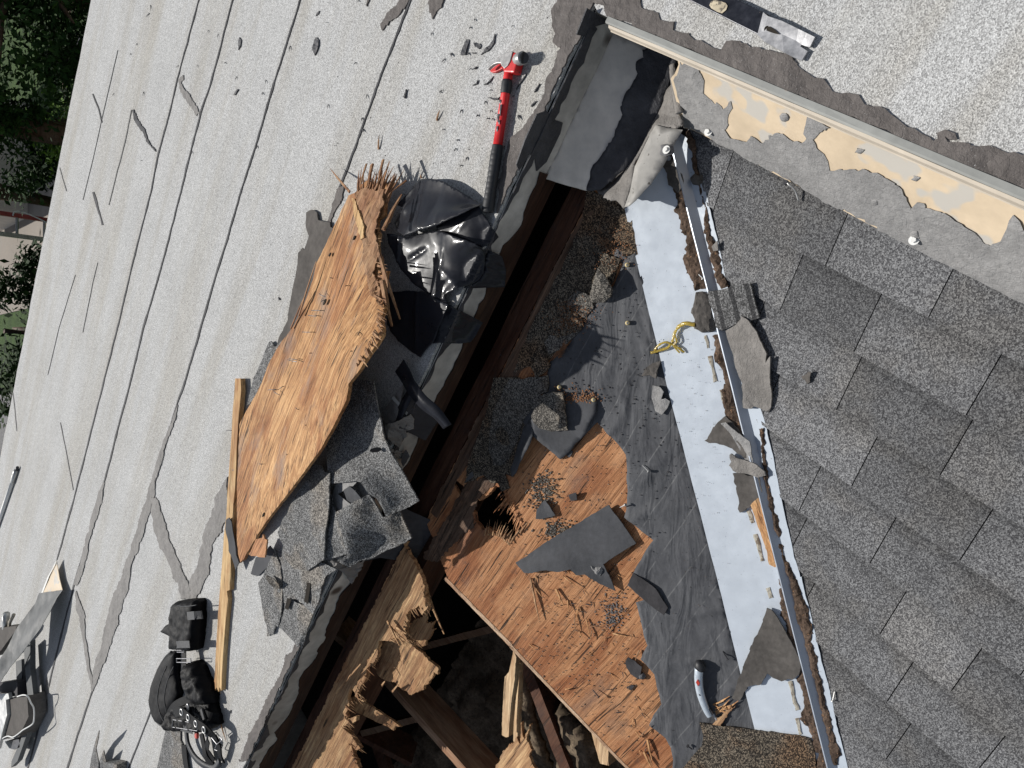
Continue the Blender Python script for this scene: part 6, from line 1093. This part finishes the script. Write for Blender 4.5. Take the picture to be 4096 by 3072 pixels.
tag(mesh('copper_tube', tube([at(*T(0, 3, (118, 335))[0], 'F', .12), at(*T(0, 3, (85, 400))[0], 'F', .11), at(*T(0, 3, (78, 450))[0], 'F', .10)], [.011, .011, .009], 12), M['seal'], None, True), 'small tan tube with an open end beside the grey tube', 'tube', FL)
pole = thing('extension_pole', 'white extension pole with a dark threaded tip lying at the left edge of the roof', 'pole', at(30, 2000))
pz_ = lambda a, b, h_=.014: at(*T(0, 2, (a, b))[0], 'F', h_)
mesh('pole_tube', tube([pz_(125, 790), pz_(0, 1160), pz_(-120, 1500)], .0135, 14), M['white'], pole, True)
mesh('locking_collar', tube([pz_(142, 742), pz_(132, 770), pz_(122, 800), pz_(108, 850)], [.014, .0165, .0165, .0145], 14), M['galv'], pole, True)
mesh('threaded_tip', tube([pz_(152, 718), pz_(143, 745)], [.009, .011], 12), M['dsteel'], pole, True)

# ================================================================ BEYOND THE ROOF
gz = -4.2
k = NT('grass'); v = k.vec(); c0 = k.ramp(k.noise(v, 2.5, 6, .7), [(.3, (.02, .045, .008)), (.6, (.05, .10, .015)), (.8, (.09, .15, .03))]); c0 = k.mix(.6, c0, k.ramp(k.noise(v, 40, 4, .7), [(.3, .5), (.7, 1.5)]), 'MULTIPLY')
gm = k.out(c0, .9, k.bump(k.noise(v, 30, 5), .8, .1))
tag(mesh('ground', ([(-150, -150, gz), (150, -150, gz), (150, 200, gz), (-150, 200, gz)], [(0, 1, 2, 3)]), gm, None, origin=Vector((0, 0, gz))), 'dark green lawn far below the roof', 'ground', kind='structure')
def leafmat(nm, a, b, tr=.25):
    k = NT(nm); n1 = k.noise(k.vec(), 1.6, 3); n2 = k.noise(k.vec(), 22, 2); c0 = k.mix(k.ramp(n1, [(.35, 0.0), (.65, 1.0)]), a, b); c0 = k.mix(.7, c0, k.ramp(n2, [(.3, .5), (.7, 1.6)]), 'MULTIPLY')
    return k.out(c0, .75, None, 0, .12)
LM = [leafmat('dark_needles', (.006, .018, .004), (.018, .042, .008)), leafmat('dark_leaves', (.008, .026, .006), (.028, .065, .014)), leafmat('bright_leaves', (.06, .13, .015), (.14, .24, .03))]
bark = wood('bark', 0, (.05, .035, .025), (.09, .065, .045), (.12, .09, .06))
def tree(label, x, y, zt, rx, ry, rz_, n, leaf, lm, seed, group='trees beyond the roof edge', name='garden_tree'):
    g = random.Random(seed); t = thing(name, label, 'tree', Vector((x, y, gz)), group)
    zc = zt-rz_; H_ = zc-gz
    mb = MB(); mb.add(*tube([(x, y, gz), (x+.1, y, gz+H_*.5), (x-.05, y+.1, zc), (x, y, zc+rz_*.8)], [.22, .17, .12, .03], 10))
    for i in range(9):
        a = g.uniform(0, 6.28); b_ = Vector((x, y, zc+g.uniform(-.7, .4)*rz_)); e_ = b_+Vector((math.cos(a)*rx*.8, math.sin(a)*ry*.8, g.uniform(0, .4)*rz_)); mb.add(*tube([b_, (b_+e_)/2+Vector((0, 0, .1)), e_], [.06, .04, .012], 6))
    mesh('trunk', mb.get(), bark, t, True)
    cl_ = [(g.gauss(0, .42)*rx, g.gauss(0, .42)*ry, g.gauss(0, .42)*rz_, g.uniform(.22, .5)) for _ in range(46)]
    V = []; Fc = []
    for i in range(n):
        c = g.choice(cl_); r_ = c[3]*min(rx, rz_)*.75
        p = Vector((x+c[0]+g.gauss(0, r_*.5), y+c[1]+g.gauss(0, r_*.5), zc+c[2]+g.gauss(0, r_*.38)))
        d = Vector((g.gauss(0, 1), g.gauss(0, 1), g.gauss(-.3, .5))).normalized(); s_ = d.cross(Vector((g.gauss(0, .5), g.gauss(0, .5), 1))).normalized(); L_ = leaf*g.uniform(.6, 1.4); k0 = len(V)
        V += [p, p+d*L_*.5+s_*L_*.24, p+d*L_, p+d*L_*.5-s_*L_*.24]; Fc.append((k0, k0+1, k0+2, k0+3))
    me = bpy.data.meshes.new('crown'); o0 = ORI[t.name]; me.from_pydata([tuple(p-o0) for p in V], [], Fc); me.materials.append(lm); new_obj('crown', me, t, (0, 0, 0)); return t
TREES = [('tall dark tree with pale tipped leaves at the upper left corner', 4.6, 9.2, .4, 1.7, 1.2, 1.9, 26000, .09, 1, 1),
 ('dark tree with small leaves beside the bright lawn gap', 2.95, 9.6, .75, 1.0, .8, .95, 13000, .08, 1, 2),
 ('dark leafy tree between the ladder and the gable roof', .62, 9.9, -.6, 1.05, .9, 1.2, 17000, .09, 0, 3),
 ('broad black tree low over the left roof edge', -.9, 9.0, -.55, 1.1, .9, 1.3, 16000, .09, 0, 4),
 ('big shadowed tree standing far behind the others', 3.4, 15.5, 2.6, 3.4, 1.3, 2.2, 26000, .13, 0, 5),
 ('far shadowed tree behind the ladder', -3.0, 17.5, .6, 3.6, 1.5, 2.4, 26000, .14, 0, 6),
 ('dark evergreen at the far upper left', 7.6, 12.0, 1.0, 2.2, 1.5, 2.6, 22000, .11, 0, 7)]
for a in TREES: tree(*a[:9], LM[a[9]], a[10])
tree('bright green sunlit shrub seen through the gap in the dark trees', 4.7, 14.3, -2.2, 1.0, .7, .95, 9000, .08, LM[2], 21, None, 'sunlit_shrub')
tag(mesh('patio', boxv((3.5, 22, gz+.02), (1.5, 0, 0), (0, 5, 0), (0, 0, .02)), plain('patio_slab', (.24, .21, .18), .9, 0, .12, 3)), 'pale concrete patio beyond the trees', 'patio', kind='structure')
lad = thing('metal_ladder', 'red rail ladder with a pale rung standing beyond the roof edge', 'ladder', at(110, 910, -2.2))
lc = at(118, 910, -2.2); ya = at(60, 870, -2.2)
x1, x2 = at(118, 870, -2.2).x, at(118, 950, -2.2).x
for xx in (x1, x2): mesh('rail', boxv((xx, lc.y, (gz-1.62)/2), (.035, 0, 0), (0, .03, 0), (0, 0, (-1.62-gz)/2)), plain('red_rail', (.32, .06, .055), .5) if xx == x1 else M['galv'], lad)
for zz in (-3.6, -3.2, -2.8, -2.42, -2.02): mesh('rung', tube([(x1, lc.y, zz), (x2, lc.y, zz)], .022, 10), M['galv'], lad)
mesh('rope', tube(smooth_path([(x1-.02, lc.y-.05, -1.95), (x1+.05, lc.y-.05, -1.98), (x1+.06, lc.y-.05, -2.12), (x1-.06, lc.y-.06, -2.45), (x1-.16, lc.y-.05, -2.6)], 5), .012, 8), M['white'], lad, True)
hs_ = thing('distant_house', 'small gable roofed house glimpsed between the dark trees', 'house', Vector((5.9, 24, gz)))
mesh('wall', boxv((5.9, 24, gz+1.1), (1.5, 0, 0), (0, 2, 0), (0, 0, 1.1)), plain('house_siding', (.52, .47, .42)), hs_)
mesh('roof', ([(4.2, 21.7, gz+2.1), (7.6, 21.7, gz+2.1), (7.6, 24, gz+3.4), (4.2, 24, gz+3.4), (4.2, 26.3, gz+2.1), (7.6, 26.3, gz+2.1)], [(0, 1, 2, 3), (3, 2, 5, 4), (0, 3, 4), (1, 5, 2), (0, 4, 5, 1)]), plain('house_shingle', (.16, .16, .17)), hs_)
cn = thing('patio_canopy', 'dark flat canopy just past the left roof edge', 'canopy', Vector((-2.2, 8.0, gz)))
c0 = [at(x, y, -1.2) for x, y in ((47, 1566), (-260, 1560), (-260, 2200), (10, 2100))]
mesh('canopy_top', (c0+[p-Vector((0, 0, .06)) for p in c0], [(0, 1, 2, 3), (7, 6, 5, 4), (0, 4, 5, 1), (1, 5, 6, 2), (2, 6, 7, 3), (3, 7, 4, 0)]), plain('canopy_cloth', (.02, .021, .028), .7), cn)
mb = MB()
for p in c0: mb.add(*tube([(p.x, p.y, gz), (p.x, p.y, -1.27)], .04, 8))
mesh('canopy_post', mb.get(), M['dsteel'], cn)
